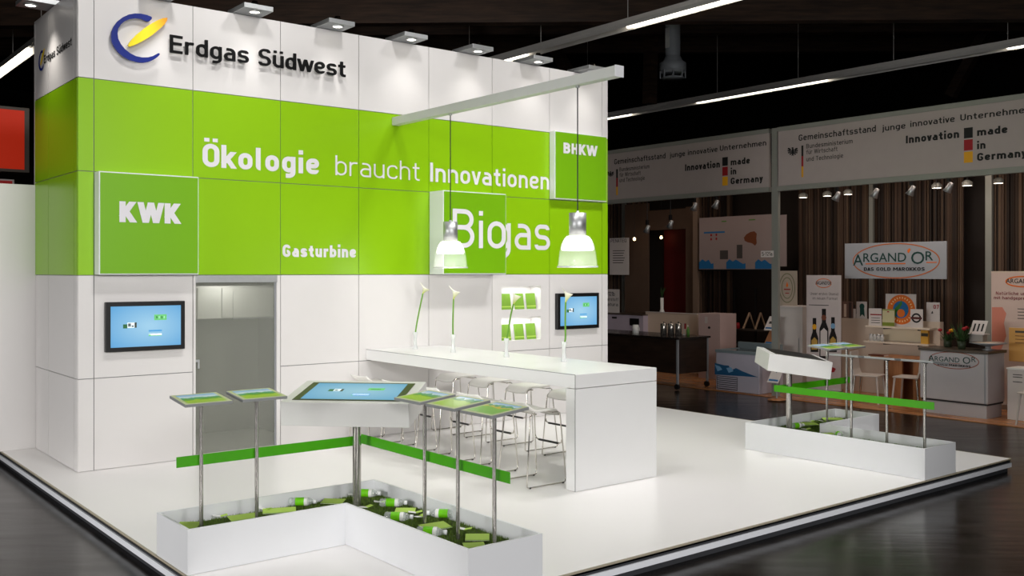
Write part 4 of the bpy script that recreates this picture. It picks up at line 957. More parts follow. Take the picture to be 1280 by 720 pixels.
o=m.build('wall_divider'); tag(o,'brown booth wall around the dark doorway','wall',kind='structure')
m=MB(); panel(m,14.45,830,287,862,420,mat('dark_red_wall',(96,16,12),.7),.03); o=m.build('wall_red'); tag(o,'dark red surface inside the doorway','wall',kind='structure')

m=MB(); m.box(11.0,4.905,BF,11.06,4.99,4.42,booth_metal); o=m.build('booth_post'); tag(o,'grey booth post at the far left end of the sign panels, behind the tower','post','grey posts of the booth frame')
# fascia signs
def fascia(uL,uR,edgeL,edgeR,label,T):
    e=empty('fascia_sign',(0,0,0),0,label,'sign','white sign panels over the booths'); X=11.0
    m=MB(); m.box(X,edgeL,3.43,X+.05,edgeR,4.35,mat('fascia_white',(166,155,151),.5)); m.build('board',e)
    m=MB(); m.box(X-.012,edgeL,4.35,X+.07,edgeR,4.425,booth_metal); m.build('top_rail',e,.003)
    m=MB(); m.box(X-.012,edgeL,3.345,X+.07,edgeR,3.43,booth_metal); m.build('bottom_rail',e,.003)
    for args in T['text']: wtext(*args[:1],X,*args[1:6],args[6],e,args[7])
    for (u0,v0,u1,v1,mt) in T['bars']:
        m=MB(); print_rect(m,X,u0,v0,u1,v1,mt); m.build('flag_bar',e)
    u,v,s=T['eagle']; m=MB()
    wp=lambda P:wpoly(m,X,[(u+x*s,v+y*s) for x,y in P],letter_black)
    wp([(-.5,-3.2),(.3,-3.4),(.6,-2.9),(.5,-2.3),(1.0,-1),(1.0,1.2),(.4,2.2),(1.2,3.2),(0,2.9),(-1.2,3.2),(-.4,2.2),(-1,1.2),(-1,-1),(-.4,-2.2),(-1.2,-2.7)])
    for sg in (-1,1):
        wp([(sg*1.0,-1.2),(sg*2.2,-2.6),(sg*3.4,-2.9),(sg*3.9,-2),(sg*2.0,-.6)]); wp([(sg*1.0,-.4),(sg*3.9,-1.3),(sg*3.9,-.2),(sg*1.6,.3)])
        wp([(sg*1.0,.3),(sg*3.7,.4),(sg*3.4,1.4),(sg*1.2,.9)]); wp([(sg*.8,.9),(sg*2.6,1.7),(sg*2.0,2.6),(sg*.6,1.5)])
    m.build('eagle_emblem',e)
    return e
BK,RD,GD=letter_black,red_m,gold_m
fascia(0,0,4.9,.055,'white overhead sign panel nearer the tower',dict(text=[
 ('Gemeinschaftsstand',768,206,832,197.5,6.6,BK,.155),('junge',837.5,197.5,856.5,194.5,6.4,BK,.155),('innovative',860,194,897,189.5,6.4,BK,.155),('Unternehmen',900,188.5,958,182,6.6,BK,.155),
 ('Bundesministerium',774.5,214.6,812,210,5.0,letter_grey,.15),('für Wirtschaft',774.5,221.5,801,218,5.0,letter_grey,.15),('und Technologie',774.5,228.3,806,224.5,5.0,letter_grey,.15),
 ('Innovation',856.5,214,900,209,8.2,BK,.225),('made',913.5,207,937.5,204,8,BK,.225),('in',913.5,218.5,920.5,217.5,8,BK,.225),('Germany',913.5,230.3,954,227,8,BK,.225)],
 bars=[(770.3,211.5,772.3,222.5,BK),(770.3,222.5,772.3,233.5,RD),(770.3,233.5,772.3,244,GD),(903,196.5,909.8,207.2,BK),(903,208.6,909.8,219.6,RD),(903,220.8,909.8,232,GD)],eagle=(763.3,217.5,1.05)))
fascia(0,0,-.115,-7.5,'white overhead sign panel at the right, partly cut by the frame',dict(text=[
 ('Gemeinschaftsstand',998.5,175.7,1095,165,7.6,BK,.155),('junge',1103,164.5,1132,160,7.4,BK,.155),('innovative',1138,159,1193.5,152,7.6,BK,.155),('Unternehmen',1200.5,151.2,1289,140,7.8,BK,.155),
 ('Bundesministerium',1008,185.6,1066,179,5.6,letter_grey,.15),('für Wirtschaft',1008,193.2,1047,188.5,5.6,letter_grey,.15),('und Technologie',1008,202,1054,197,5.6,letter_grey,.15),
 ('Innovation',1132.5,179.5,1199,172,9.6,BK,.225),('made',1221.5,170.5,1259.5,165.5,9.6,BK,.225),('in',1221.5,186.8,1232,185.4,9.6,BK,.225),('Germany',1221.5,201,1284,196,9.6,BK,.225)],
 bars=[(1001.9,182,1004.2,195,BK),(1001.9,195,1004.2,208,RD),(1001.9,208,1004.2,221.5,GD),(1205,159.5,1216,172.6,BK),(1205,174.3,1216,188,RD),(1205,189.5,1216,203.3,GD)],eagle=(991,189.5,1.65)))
# off spotlights under the fascia and lit booth downlights
ttl=['first','second','third','fourth']
for k,(u,v) in enumerate([(809,287),(838,281),(868,259),(895,256)]+[(1046,246),(1094,242),(1139,239),(1186,235)]):
    X=11.25; p=at(u,v,X=X); grp='left' if k<4 else 'right'
    e=empty('track_spotlight',(p.x,p.y,p.z),0,f'unlit silver spotlight under the {grp} overhead sign panel, {ttl[k%4]} from its left','spotlight','unlit spotlights under the sign panels')
    tilt=Matrix.Rotation(.5,4,'X')
    m=MB(); m.lathe([(.001,.09),(.035,.085),(.04,.02),(.065,-.06),(.06,-.06),(.03,.0),(.001,.01)],alu,14,tilt); m.build('reflector',e)
    m=MB(); m.box(-.03,-.02,.09,.03,.02,.19,black); m.build('bracket',e)
    m=MB(); m.cyl((0,0,.19),(0,0,4.29-p.z),.008,black,6); m.build('stem',e)
dl=mat('downlight_glow',(255,246,232),.4,emit=(255,240,220),estr=7)
for k,(u,v) in enumerate([(1004,247),(1034,245),(1060,243),(1171,235),(1209,232),(1248,229)]):
    X=13.0 if k<5 else 13.5; p=at(u,v,X=X)
    e=empty('downlight',(p.x,p.y,p.z),0,f'small lit booth downlight, {["leftmost","second","third","fourth","fifth","rightmost"][k]} of the row below the right sign panel','ceiling light','lit downlights in the booth')
    m=MB(); m.lathe([(.001,.0),(.075,.0),(.075,.012),(.001,.012)],dl,16); m.build('lens',e)
    m=MB(); m.lathe([(.08,-.004),(.085,.05),(.04,.09),(.001,.09)],booth_metal,16); m.build('housing',e)
    m=MB(); m.cyl((0,0,.09),(0,0,4.29-p.z),.006,black,6); m.build('stem',e)
for k,(u,v,X,l) in enumerate([(793,299,13.2,'small warm bulb hanging left of the dark doorway'),(826.5,297,14.2,'small warm bulb hanging inside the dark doorway')]):
    p=at(u,v,X=X); e=empty('pendant_bulb',(p.x,p.y,p.z),0,l,'lamp','warm hanging bulbs')
    m=MB(); m.lathe([(.001,-.035),(.025,-.028),(.036,0),(.025,.028),(.012,.045),(.001,.045)],mat('warm_bulb_glow',(255,214,160),.4,emit=(255,206,150),estr=6),12); m.build('bulb',e)
    m=MB(); m.cyl((0,0,.045),(0,0,4.29-p.z),.005,black,6); m.build('cord',e)

# ---- left booth
X=13.2; e=empty('wall_poster',(0,0,0),0,'wide white poster with blue ice edge behind the thick post','poster')
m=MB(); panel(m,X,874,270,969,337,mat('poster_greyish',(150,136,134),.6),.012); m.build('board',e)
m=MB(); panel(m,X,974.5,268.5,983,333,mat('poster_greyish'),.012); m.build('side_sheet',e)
m=MB(); panel(m,X-.01,873,336.6,968,338.6,black,.03); m.build('bottom_rail',e)
m=MB()
for (a,b) in ((874,892),(908,932),(944,966)): wpoly(m,X,[(a,336),(a,328),(a+4,324),(a+8,327),(a+12,324.5),(b-3,330),(b,329),(b,336)],blue_m)
m.build('ice_print',e)
m=MB(); print_rect(m,X,880,289.5,906,291.5,blue_m); m.build('blue_print',e)
m=MB(); 
for u,v in ((889,294),(895.5,293.5),(889,299),(895.5,298.5)): disc(m,X,u,v,1.1,1.6,red_m)
m.build('red_print',e)
m=MB(); wpoly(m,X,[(930,297),(933,293),(938,290),(943,289),(946,292),(945.5,298),(946,304),(944,307),(940,304),(935,303),(931,301)],mat('brown_print',(110,58,30),.6)); m.build('picture_print',e)
m=MB(); print_rect(m,X,900,313,910,324,letter_grey); print_rect(m,X,921,306,928,323,letter_grey); m.build('diagram_print',e)
m=MB(); print_rect(m,X,902,276,908,277.4,mat('print_green',(80,130,50),.6)); print_rect(m,X,936,274,944,275.4,mat('print_green'))
m.build('logo_print',e)
e=thing_panel('stand_number',"small white plate reading 5-121a on the thick grey post",'sign',10.985,951,313.5,967,321.5,pale_grey,.004); wtext('5-121a',10.985,952.5,320,965.5,319.4,4.6,BK,e,.14)
X=13.4; e=thing_panel('wall_poster','narrow white poster with lines of text beside the tower edge','poster',X,762,297.5,786,343.5,pale_grey,.012)
wtext('PENATEQ',X,763.5,303.5,783,302.6,4.4,letter_grey,e,.12)
for k,v in enumerate((313,316,319,322,325,328)):
    m=MB(); print_rect(m,X,766,v,781-(k%3),v+.9,letter_grey); m.build('text_line',e)
X=12.9; e=thing_panel('text_sign','white text board standing on the pale counter at the tower edge','sign',X,752,361.5,774,392.5,pale_grey,.012)
wtext('121b',X,760.5,370,768.5,369.6,5,BK,e,.14); wtext('Sauerstoff',X,752.5,376.5,773,375.6,4,letter_grey,e,.13); wtext('Natura',X,756,382.8,772.5,382,4,letter_grey,e,.13)
X=12.6; e=empty('sideboard',(0,0,0),0,'pale lilac sideboard beside the tower edge, behind the black table','cabinet')
lil=mat('lilac_white_board',(182,172,186),.5); m=MB(); a=yz(745,393,X)[0]; b=yz(804,393,X)[0]; zt=yz(780,393.5,X)[1]
m.box(X,a,BF,X+.6,b,zt,lil); m.build('body',e,.004)
m=MB(); m.box(X-.02,a,zt,X+.62,b+.0,zt+.02,mat('dark_counter_top',(70,58,50),.4)); m.build('top',e)
m=MB(); print_rect(m,X,765,396,771,398.2,black); m.build('vent',e)
m=MB(); print_rect(m,X,788,398,799,407,black,.002,.02); m.build('control_panel',e)
X=12.75; e=empty('low_partition',(0,0,0),0,'cream low partition wall behind the row of steel urns','partition')
m=MB(); a=yz(807,392,X)[0]; b=yz(871,391,X)[0]; zt=yz(840,391.5,X)[1]; m.box(X,a,BF,X+.08,b,zt,booth_beige); m.build('board',e)
m=MB(); m.box(X-.01,a,zt,X+.1,b,zt+.012,pale_grey); m.build('top_edge',e)
p=at(827.5,391,X=X+.05); e=empty('tall_vase',(p.x,p.y,zt+.013),0,'tall white cylinder vase with green leaves on the cream partition','vase')
hh=at(827.5,373,X=X).z-zt; m=MB(); m.lathe([(.001,0),(.06,0),(.045,.03),(.036,.06),(.036,hh),(.03,hh),(.03,.08),(.001,.07)],white_paper,16); m.build('body',e)
m=MB()
for k in range(5):
    a=k*1.3; m.tube([(0,0,hh-.02),(.02*math.cos(a),.03*math.sin(a),hh+.12),(.05*math.cos(a),.07*math.sin(a)-.04,hh+.22)],[.006,.012,.002],green_leaf,6)
m.build('leaf',e)
X=12.2; e=empty('display_cabinet',(0,0,0),0,'pinkish white display cabinet behind the chest freezer','cabinet')
pk=mat('pinkish_white_board',(200,176,172),.6); a=yz(873,392,X)[0]; b=yz(900,392,X)[0]; zt=yz(886,392,X)[1]
m=MB(); m.box(X,a,BF,X+.5,b,zt,pk); m.build('body',e,.004)
m=MB(); disc(m,X,886.5,409.5,1.6,1.6,black); m.build('lock',e)
m=MB(); print_rect(m,X,881,396,884.5,404,pale_grey); m.build('handle_plate',e)
# goods rack behind the freezer
X=12.78; e=empty('goods_rack',(0,0,0),0,'dark rack with jars and easel frames behind the freezer','rack')
y0=yz(902,400,X)[0]; y1=yz(958,400,X)[0]
m=MB(); m.box(X,y0,BF,X+.4,y1,BF+.05,black); m.build('base',e)
for zz,pn in ((yz(930,412,X)[1],'shelf'),(yz(930,432,X)[1],'shelf')):
    m=MB(); m.box(X,y0,zz-.02,X+.4,y1,zz,mat('rack_dark_shelf',(52,46,40),.5)); m.build(pn,e)
for yy in (y0-.02,(y0+y1)/2,y1+.02):
    m=MB(); m.box(X+.37,yy-.015,BF,X+.4,yy+.015,yz(930,360,X)[1],black); m.build('upright',e)
for (u,col,hh,rr,l) in ((905,booth_beige,.14,.05,'cream jar at the left end of the dark goods rack'),(911,booth_beige,.19,.045,'taller cream jar second on the dark goods rack'),(915,blue_m,.22,.045,'blue-topped tin on the dark goods rack'),(922,red_m,.12,.045,'small red tin on the dark goods rack')):
    p=at(u,412,X=X+.15); z=yz(930,412,X)[1]; q=empty('storage_jar',(X+.15,p.y,z+.001),0,l,'jar','jars on the dark rack')
    m=MB(); m.lathe([(.001,0),(rr,0),(rr,hh*.75),(rr*.8,hh*.85),(.001,hh*.85)],booth_beige if col is not red_m else red_m,14); m.build('body',q)
    m=MB(); m.lathe([(rr*.85,hh*.85),(rr*.85,hh),(.001,hh)],col,14); m.build('lid',q)
for (u0,u1,l) in ((937,929,'left'),(951,944,'right')):
    q=empty('easel_frame',(0,0,0),0,f'pale wooden easel leg leaning on the dark rack, {l} of two','easel','easel legs on the rack')
    zz=yz(930,412,X)[1]; A=at(u0,391,X=X+.2); B=at(u1,411,X=X+.05); m=MB(); m.tube([(B.x,B.y,zz+.012),A],.022,mat('easel_wood',(150,124,100),.6),6); m.build('leg',q)
    m=MB(); m.tube([(A.x,A.y,A.z),(X+.3,A.y-.05,zz+.012)],.015,mat('easel_wood'),6); m.build('leg',q)
# black wheeled table
e=empty('wheeled_table',(0,0,0),0,'long black panelled table on castors behind the counter','table')
TXa,TXb,TYb,TYa=10.38,11.22,1.56,4.6; zt=.765
m=MB(); m.box(TXa-.03,TYb-.03,zt,TXb+.03,TYa,zt+.035,mat('black_glossy_top',(36,30,28),.2)); m.build('top',e,.004)
m=MB(); m.box(TXa+.01,TYb+.03,.15,TXa+.03,TYa-.05,zt,black_wood); m.build('front_panel',e)
m=MB(); m.box(TXa+.04,TYb+.01,.15,TXb-.03,TYb+.03,zt,black_wood); m.build('side_panel',e)
for x in (TXa+.0,TXb-.03):
    for y in (TYb,TYa-.1):
        m=MB(); m.box(x,y-.0,HZ+.1,x+.035,y+.035,zt,alu_soft); lg=m.build('leg',e)
        m=MB(); m.cyl((x-.015,y+.02,HZ+.06),(x+.03,y+.02,HZ+.06),.05,black,16); m.build('castor',lg)
for k,u in enumerate((829.5,838.8,848)):
    p=at(u,421,Z=zt+.035); p=at(u,421,X=10.9); q=empty('steel_urn',(10.9,p.y,zt+.0355),0,f'polished steel urn on the black table, {["left","middle","right"][k]} of three','urn','steel urns on the black table')
    hh=at(u,403.5,X=10.9).z-zt-.035; m=MB(); m.lathe([(.001,0),(.06,0),(.06,hh-.02),(.05,hh-.01),(.001,hh)],steel,20); m.build('body',q)
    m=MB(); m.cyl((0,0,hh-.002),(0,0,hh+.02),.012,black,8); m.build('lid_knob',q)
p=at(794.5,419,X=10.7); q=empty('white_jug',(10.7,p.y,zt+.0355),0,'white jug on the black table near the tower edge','jug'); hh=at(794,406,X=10.7).z-zt-.035
m=MB(); m.lathe([(.001,0),(.065,0),(.058,hh),(.05,hh),(.055,.01),(.001,.01)],white_paper,18); m.build('body',q)
m=MB(); m.tube([(0,-.055,.04),(0,-.1,.06),(0,-.1,hh-.06),(0,-.05,hh-.03)],.008,white_paper,8); m.build('handle',q)
for k,(u,c_) in enumerate(((855,red_m),(860,mat('print_green')))):
    p=at(u,418,X=11.0); q=empty('small_flag',(11.0,p.y,zt+.0355),0,['little red paper flag right of the steel urns','little green bottle right of the red flag'][k],['flag','bottle'][k])
    if k==0:
        m=MB(); m.cyl((0,0,0),(0,0,.22),.005,alu,6); m.build('stick',q); m=MB(); m.box(-.002,-.05,.12,.002,0,.22,c_); m.build('cloth',q); m=MB(); m.lathe([(.001,0),(.03,0),(.03,.01),(.001,.01)],alu,10); m.build('foot',q)
    else:
        q.name='green_bottle'; m=MB(); m.lathe([(.001,0),(.03,0),(.03,.1),(.012,.14),(.012,.17),(.001,.17)],c_,12); m.build('body',q); m=MB(); m.lathe([(.014,.165),(.014,.185),(.001,.185)],pale_grey,10); m.build('cap',q)
# chest freezer
FX=10.93; e=empty('chest_freezer',(0,0,0),0,'white chest freezer with blue ice graphic beside the black table','freezer')
y0=yz(895,470,FX)[0]; y1=yz(949,470,FX)[0]; zt=yz(895,440,FX)[1]; zb=yz(897,487,FX)[1]; frz=mat('freezer_white',(176,172,184),.4)
m=MB(); m.box(FX,y0,zb,FX+.68,y1,zt,frz); m.build('body',e,.01)
m=MB(); m.box(FX-.012,y0+.01,zt,FX+.69,y0-.04,zt+.05,mat('freezer_rim',(120,132,136),.35)); m.box(FX-.012,y1+.04,zt,FX+.69,y1-.01,zt+.05,mat('freezer_rim')); m.box(FX-.012,y0-.04,zt,FX+.04,y1+.04,zt+.05,mat('freezer_rim')); m.box(FX+.63,y0-.04,zt,FX+.69,y1+.04,zt+.05,mat('freezer_rim')); m.build('rim',e)
m=MB(); m.box(FX+.04,y0-.04,zt+.03,FX+.63,y1+.04,zt+.038,mat('freezer_dark_lid',(70,78,80),.12)); m.build('glass_lid',e)
m=MB(); m.box(FX+.62,y0,zt+.05,FX+.68,y1,zt+.16,mat('freezer_rim')); m.build('back_ledge',e)
m=MB(); wpoly(m,FX,[(893.5,453.5),(899,455),(905,456.5),(911,457),(914,463),(920,460),(928,464),(938,468),(948,471.6),(893.5,468)],mat('ice_deep_blue',(28,84,124),.5),.001); gph=m.build('ice_graphic',e)
m=MB(); wpoly(m,FX,[(894,456),(900,458),(903,462),(897,464)],pale_blue,.0022); wpoly(m,FX,[(908,460),(914,459),(917,464),(911,466)],pale_blue,.0022); m.build('ice_highlight',gph)
m=MB(); print_rect(m,FX,896,470.5,922,487,mat('freezer_grille',(66,64,68),.6)); gr=m.build('grille',e)
m=MB()
for k in range(6): print_rect(m,FX,897,471.5+k*2.55,921.5,472.9+k*2.55,frz,.002,.006)
m.build('louvre',gr)
m=MB()
for y in (y0-.12,y1+.12):
    for x in (FX+.1,FX+.58): m.cyl((x,y,BF),(x,y,zb),.025,black,10)
m.build('foot',e)
# leaflet stands near the freezer
def leaflet_stand(X,u,vbase,label,sheets):
    p=at(u,vbase,Z=BF); e=empty('leaflet_stand',(p.x,p.y,BF),0,label,'stand'); d=(p-CAM).dot(FW)/FPX
    m=MB(); m.lathe([(.001,0),(.15,0),(.15,.015),(.02,.03),(.001,.03)],cabinet_wood if sheets==1 else black,24); m.build('base',e)
    top=(vbase-(398 if sheets==2 else 462))*d
    m=MB(); m.cyl((0,0,.03),(0,0,top),.016,alu_soft,10); m.build('pole',e)
    for k in range(sheets):
        z=top-(k*.26)-.1; M1=frame((-.03,0,z),(0,-1,0),(.55,-.12,1))
        m=MB(); m.box(-.11,-.13,0,.11,.15,.008,pale_grey if k==0 else cabinet_wood,M1); h_=m.build('sheet_holder',e)
        m=MB(); m.box(-.09,-.1,.0085,.09,-.07,.0095,blue_m,M1); m.build('blue_print',h_)
        if k==0 and sheets==2:
            m=MB(); m.box(-.06,.0,.0085,.06,.05,.0095,letter_grey,M1); m.build('grey_print',h_)
    return e
leaflet_stand(11.6,966,487,'tall leaflet stand with tilted sheets behind the white touch table housing',2)
leaflet_stand(11.0,971,500,'low leaflet stand with round wooden foot left of the thick steel post',1)

# ---- right booth
X=12.0; e=empty('tall_cabinet',(0,0,0),0,'tall grey-white cabinet left of the bottle banner','cabinet')
a=yz(973,390,X)[0]; b=yz(1003,390,X)[0]; zt=yz(988,384,X)[1]
m=MB(); m.box(X,a,BF,X+.5,b,zt,mat('cabinet_grey_white',(205,200,196),.55)); m.build('body',e,.006)
m=MB(); m.box(X-.01,a+.01,zt,X+.51,b-.01,zt+.02,pale_grey); m.build('top',e)
m=MB(); m.box(X-.012,b+.06,.5,X-.004,b+.075,.8,alu); m.build('handle',e)
X=12.15; zt+=.021; e=empty('framed_print',(0,0,0),0,'framed oval emblem print standing on the tall grey cabinet','picture')
y0,y1=yz(971.5,340,X)[0],yz(996,340,X)[0]; z1=yz(984,338.5,X)[1]
m=MB(); m.box(X,y0,zt,X+.02,y1,z1,mat('print_cream_grey',(172,160,146),.6)); m.build('board',e)
m=MB(); oval(m,X,984,360,9.6,18,.008,mat('olive_print',(110,112,84),.6)); m.build('oval_ring',e)
m=MB(); oval(m,X,984,360,6.6,13,.007,mat('olive_print')); m.build('oval_ring',e)
m=MB(); wpoly(m,X,[(984,352),(985.5,357),(984,359.5),(982.5,357)],orange_m); m.build('drop_print',e)
m=MB(); print_rect(m,X,980,361,988,362.4,red_m); print_rect(m,X,981.5,366,986.5,367,red_m); m.build('caption_print',e)
X=11.9; e=thing_panel('bottle_banner','upright white banner printed with three dark oil bottles','banner',X,1008,344,1051,480,mat('banner_white',(196,186,184),.6),.02,floor=True)
m=MB(); y0,y1=yz(1008,344,X)[0],yz(1051,344,X)[0]; m.box(X-.05,y0,BF,X+.07,y1,BF+.08,alu); m.build('foot_case',e)
m=MB(); oval(m,X,1029.5,354,9.5,5.5,.006,orange_m); m.build('oval_ring',e)
wtext("ARGAND'OR",X,1019.5,356,1039.5,355.6,4.2,BK,e,bf=True)
wtext('Unser erstes Olivenöl',X,1013,369.5,1048,368.4,3.4,letter_grey,e,.09); wtext('im neuen Format',X,1016,375,1047,374.2,3.4,letter_grey,e,.09)
m=MB(); print_rect(m,X,1011,381,1036,381.8,letter_grey); m.build('text_line',e)
btl=mat('print_bottle_dark',(20,15,14),.5); 
for (uc,vt,vb,wd,cap,lab,nm_) in ((1018.2,397.5,440,4.8,gold_m,mat('print_label_ochre',(186,150,70),.6),'left'),(1030,386,448,5.6,mat('print_rust',(120,66,46),.6),pale_grey,'middle'),(1041.3,396.5,440,4.8,pale_blue,mat('print_label_ochre'),'right')):
    m=MB(); n=wd*.46; wpoly(m,X,[(uc-n,vt),(uc+n,vt),(uc+n,vt+17),(uc+wd,vt+25),(uc+wd,vb),(uc-wd,vb),(uc-wd,vt+25),(uc-n,vt+17)],btl); bp_=m.build('printed_bottle',e)
    m=MB(); disc(m,X,uc,vt+11,n*1.2,3.4,cap,.0032); m.build('neck_label',bp_)
    m=MB(); wpoly(m,X,[(uc-wd*.75,vt+28),(uc,vt+24),(uc+wd*.75,vt+28),(uc+wd*.75,vb-3),(uc-wd*.75,vb-3)],lab,.0032); m.build('bottle_label',bp_)
m=MB(); wpoly(m,X,[(1036,462),(1041,459),(1045,461),(1043,465),(1037,466)],red_m); m.build('fruit_print',e)
# shelf wall with leaflets
X=12.7; e=empty('shelf_wall',(0,0,0),0,'cream partition with two small shelves under the round orange emblem','shelf')
y0,y1=yz(1052,400,X)[0],yz(1175,400,X)[0]; zt=yz(1113,400,X)[1]
m=MB(); m.box(X,y0,BF,X+.12,y1,zt,booth_beige); m.build('board',e,.004)
m=MB(); m.box(X-.005,yz(1104,420,X)[0],yz(1120,427,X)[1]+.02,X-.0005,yz(1152,420,X)[0],yz(1120,407,X)[1]-.03,mat('cream_light_panel',(222,206,178),.6)); m.build('back_panel',e)
SH=[]
for (u0,u1,v) in ((1083,1164,408.5),(1081,1162,428)):
    z=yz(1122,v,X-.2)[1]; m=MB(); m.box(X-.24,yz(u0,v,X-.2)[0],z-.03,X-.001,yz(u1,v,X-.2)[0],z,mat('shelf_cream',(214,200,182),.5)); s_=m.build('shelf_board',e,.003); SH.append(z)
    for uu in (1105,1148):
        m=MB(); yy=yz(uu,v,X-.2)[0]; m.box(X-.2,yy-.015,z-.05,X-.001,yy+.015,z-.0305,black); m.build('bracket',s_)
# leaflets on top and on the upper shelf
def card(name,label,X,u0,u1,vt,zb,mt,cat='card',grp='display cards on the shelf wall',t=.01):
    e=empty(name,(0,0,0),0,label,cat,grp); m=MB(); m.box(X,yz(u0,vt,X)[0],zb+.001,X+t,yz(u1,vt,X)[0],yz((u0+u1)/2,vt,X)[1],mt); m.build('board',e)
    m=MB(); yy=(yz(u0,vt,X)[0]+yz(u1,vt,X)[0])/2; m.box(X+t,yy-.01,zb+.001,X+t+.04,yy+.01,zb+.08,mt); m.build('easel_back',e); return e
gift=mat('gift_bag_brown',(120,92,82),.6)
e=card('gift_box','brown bottle gift box at the left end of the shelf wall top',X+.03,1052.5,1066,377,zt,gift)
m=MB(); print_rect(m,X+.03,1055,380,1058,396,booth_beige); print_rect(m,X+.03,1061,378,1064.5,398,mat('gift_dark',(66,54,52),.6)); m.build('bottle_print',e)
e=card('white_bottle','slim white bottle with dark neck beside the brown gift box',X+.03,1066.6,1069.6,386,zt,pale_grey); m=MB(); disc(m,X+.03,1068,383,1.1,2,black); m.build('cap',e)
e=card('display_card','white card with a teal rosette on the shelf wall top',X+.03,1070.5,1083.5,377,zt,pale_grey)
m=MB(); disc(m,X+.03,1077.5,383,3.1,3.6,teal_m); wpoly(m,X+.03,[(1075,384),(1080,384),(1081,396),(1077.8,393),(1075,396)],teal_m); m.build('rosette_print',e)
Xs=X-.2
e=card('display_card','white certificate card with a red line, left on the upper shelf',Xs,1086,1102,385.5,SH[0],pale_grey)
m=MB(); print_rect(m,Xs,1088,392.5,1102,394,red_m); m.build('red_line',e)
for v in (397,400,403):
    m=MB(); print_rect(m,Xs,1089,v,1100,v+.7,letter_grey); m.build('text_line',e)
e=card('display_card','cream card with green foot on the upper shelf',Xs-.02,1103,1118,386.5,SH[0],mat('card_cream',(196,190,150),.6))
m=MB(); print_rect(m,Xs-.02,1103,403,1118,407.5,mat('olive_green_print',(120,134,44),.6)); print_rect(m,Xs-.02,1103,386.8,1118,388,mat('olive_green_print')); m.build('green_foot',e); m=MB(); print_rect(m,Xs-.02,1109,389,1111.5,390.4,red_m); m.build('logo_print',e)
e=card('emblem_board','large white board with round orange and blue emblem',Xs+.08,1107,1145,367.5,SH[0],pale_grey,'sign',None)
Xe=Xs+.08; m=MB(); disc(m,Xe,1126.5,387,17.6,18.6,orange_m); em=m.build('orange_disc',e)
m=MB(); disc(m,Xe,1126,387,9.8,10.8,blue_m,.003); m.build('blue_disc',em)
m=MB(); wpoly(m,Xe,[(1127,375),(1128,380),(1124.5,386),(1121,390),(1119.5,395),(1123,398.5),(1119,396),(1117,391),(1119,385),(1124,380)],mat('print_leaf_green',(60,130,50),.6),.0046); m.build('green_swirl',em)
m=MB(); disc(m,Xe,1126.5,391.5,4.8,5.2,orange_m,.0046); m.build('orange_core',em)
c0=at(1126.5,387,X=Xe); Rr=abs(at(1126.5+13.6,387,X=Xe).y-c0.y)
for k in range(26):
    if k%13 in (0,12): continue
    a=2*PI*k/26+.0; M1=frame((Xe-.003,c0.y-Rr*math.cos(a)*1.0,c0.z+Rr*math.sin(a)*1.03),(0,-math.sin(a) if False else -math.sin(a),-math.cos(a)),(0,-math.cos(a),math.sin(a)))
    m=MB(); m.box(-.009,-.014,0,.009,.014,.001,mat('emblem_pale_mark',(238,206,150),.6),M1); m.build('rim_mark',em)
e=card('display_card','white card with round dark seal on the upper shelf',Xs-.02,1138,1153.5,386.5,SH[0],pale_grey)
m=MB(); oval(m,Xs-.02,1145.5,397.5,5,5,.014,letter_black); m.build('seal_ring',e); m=MB(); print_rect(m,Xs-.02,1138.5,396.3,1152.5,399,mat('seal_brown',(80,30,24),.6),.003); m.build('seal_band',e)
e=card('display_card','white card reading 07 in red at the right end of the shelf wall top',X+.03,1158,1174.5,378,zt,pale_grey)
wtext('07',X+.03,1167,386.5,1173.8,386,5.2,red_m,e,.17); m=MB(); wpoly(m,X+.03,[(1165,389),(1166,389),(1166.6,392),(1164,392)],letter_grey); m.build('figure_print',e)
for k in range(4):
    u=1089+k*4.6; p=at(u,426,X=Xs); q=empty('glass_jar',(Xs,p.y,SH[1]+.001),0,f'small glass jar on the lower shelf, {["leftmost","second","third","rightmost"][k]} of four','jar','glass jars on the lower shelf')
    m=MB(); m.lathe([(.001,0),(.035,0),(.035,.08),(.028,.1),(.024,.1),(.03,.08),(.03,.008),(.001,.008)],clear_mat('jar_glass') if 'jar_glass' not in bpy.data.materials else bpy.data.materials['jar_glass'],14); m.build('body',q)
    m=MB(); m.lathe([(.03,.1),(.03,.118),(.001,.118)],alu,14); m.build('lid',q)
e=card('tea_box','yellow box with dark picture on the lower shelf',Xs,1151,1160,413,SH[1],mat('box_yellow',(206,156,56),.6),'box',None,.05); m=MB(); print_rect(m,Xs,1151.5,416.5,1160,420.5,mat('box_dark_picture',(56,50,36),.6)); m.build('picture_print',e)
# oval brand board hanging on rods
X=12.3; e=thing_panel('hanging_sign','white board with an oval logo hanging before the string curtain','sign',X,1056,303,1183,348.5,mat('brand_board_white',(158,162,168),.5),.03)
m=MB(); oval(m,X,1118.5,326,56,21.5,.009,mat('oval_copper',(186,100,44),.6)); m.build('oval_ring',e)
dg=mat('print_dark_green',(16,62,56),.6)
wtext('A',X,1066.5,332,1079,331.6,13.4,dg,e,bf=True,bold=.005); wtext('RGAND',X,1079.3,328.2,1132.8,326,10.6,dg,e,bf=True,bold=.004); wtext('O',X,1139,330.2,1155.5,329.4,15,dg,e,bf=True,bold=.002); wtext('R',X,1157,325.6,1166.5,325.2,11.2,dg,e,bf=True,bold=.004)
wtext('DAS GOLD MAROKKOS',X,1080,339.3,1156,337.6,4.2,BK,e,.2)
m=MB(); print_rect(m,X,1082,329,1132,330.3,orange_m); print_rect(m,X,1158,327.4,1171,328.6,orange_m); m.build('underline',e)
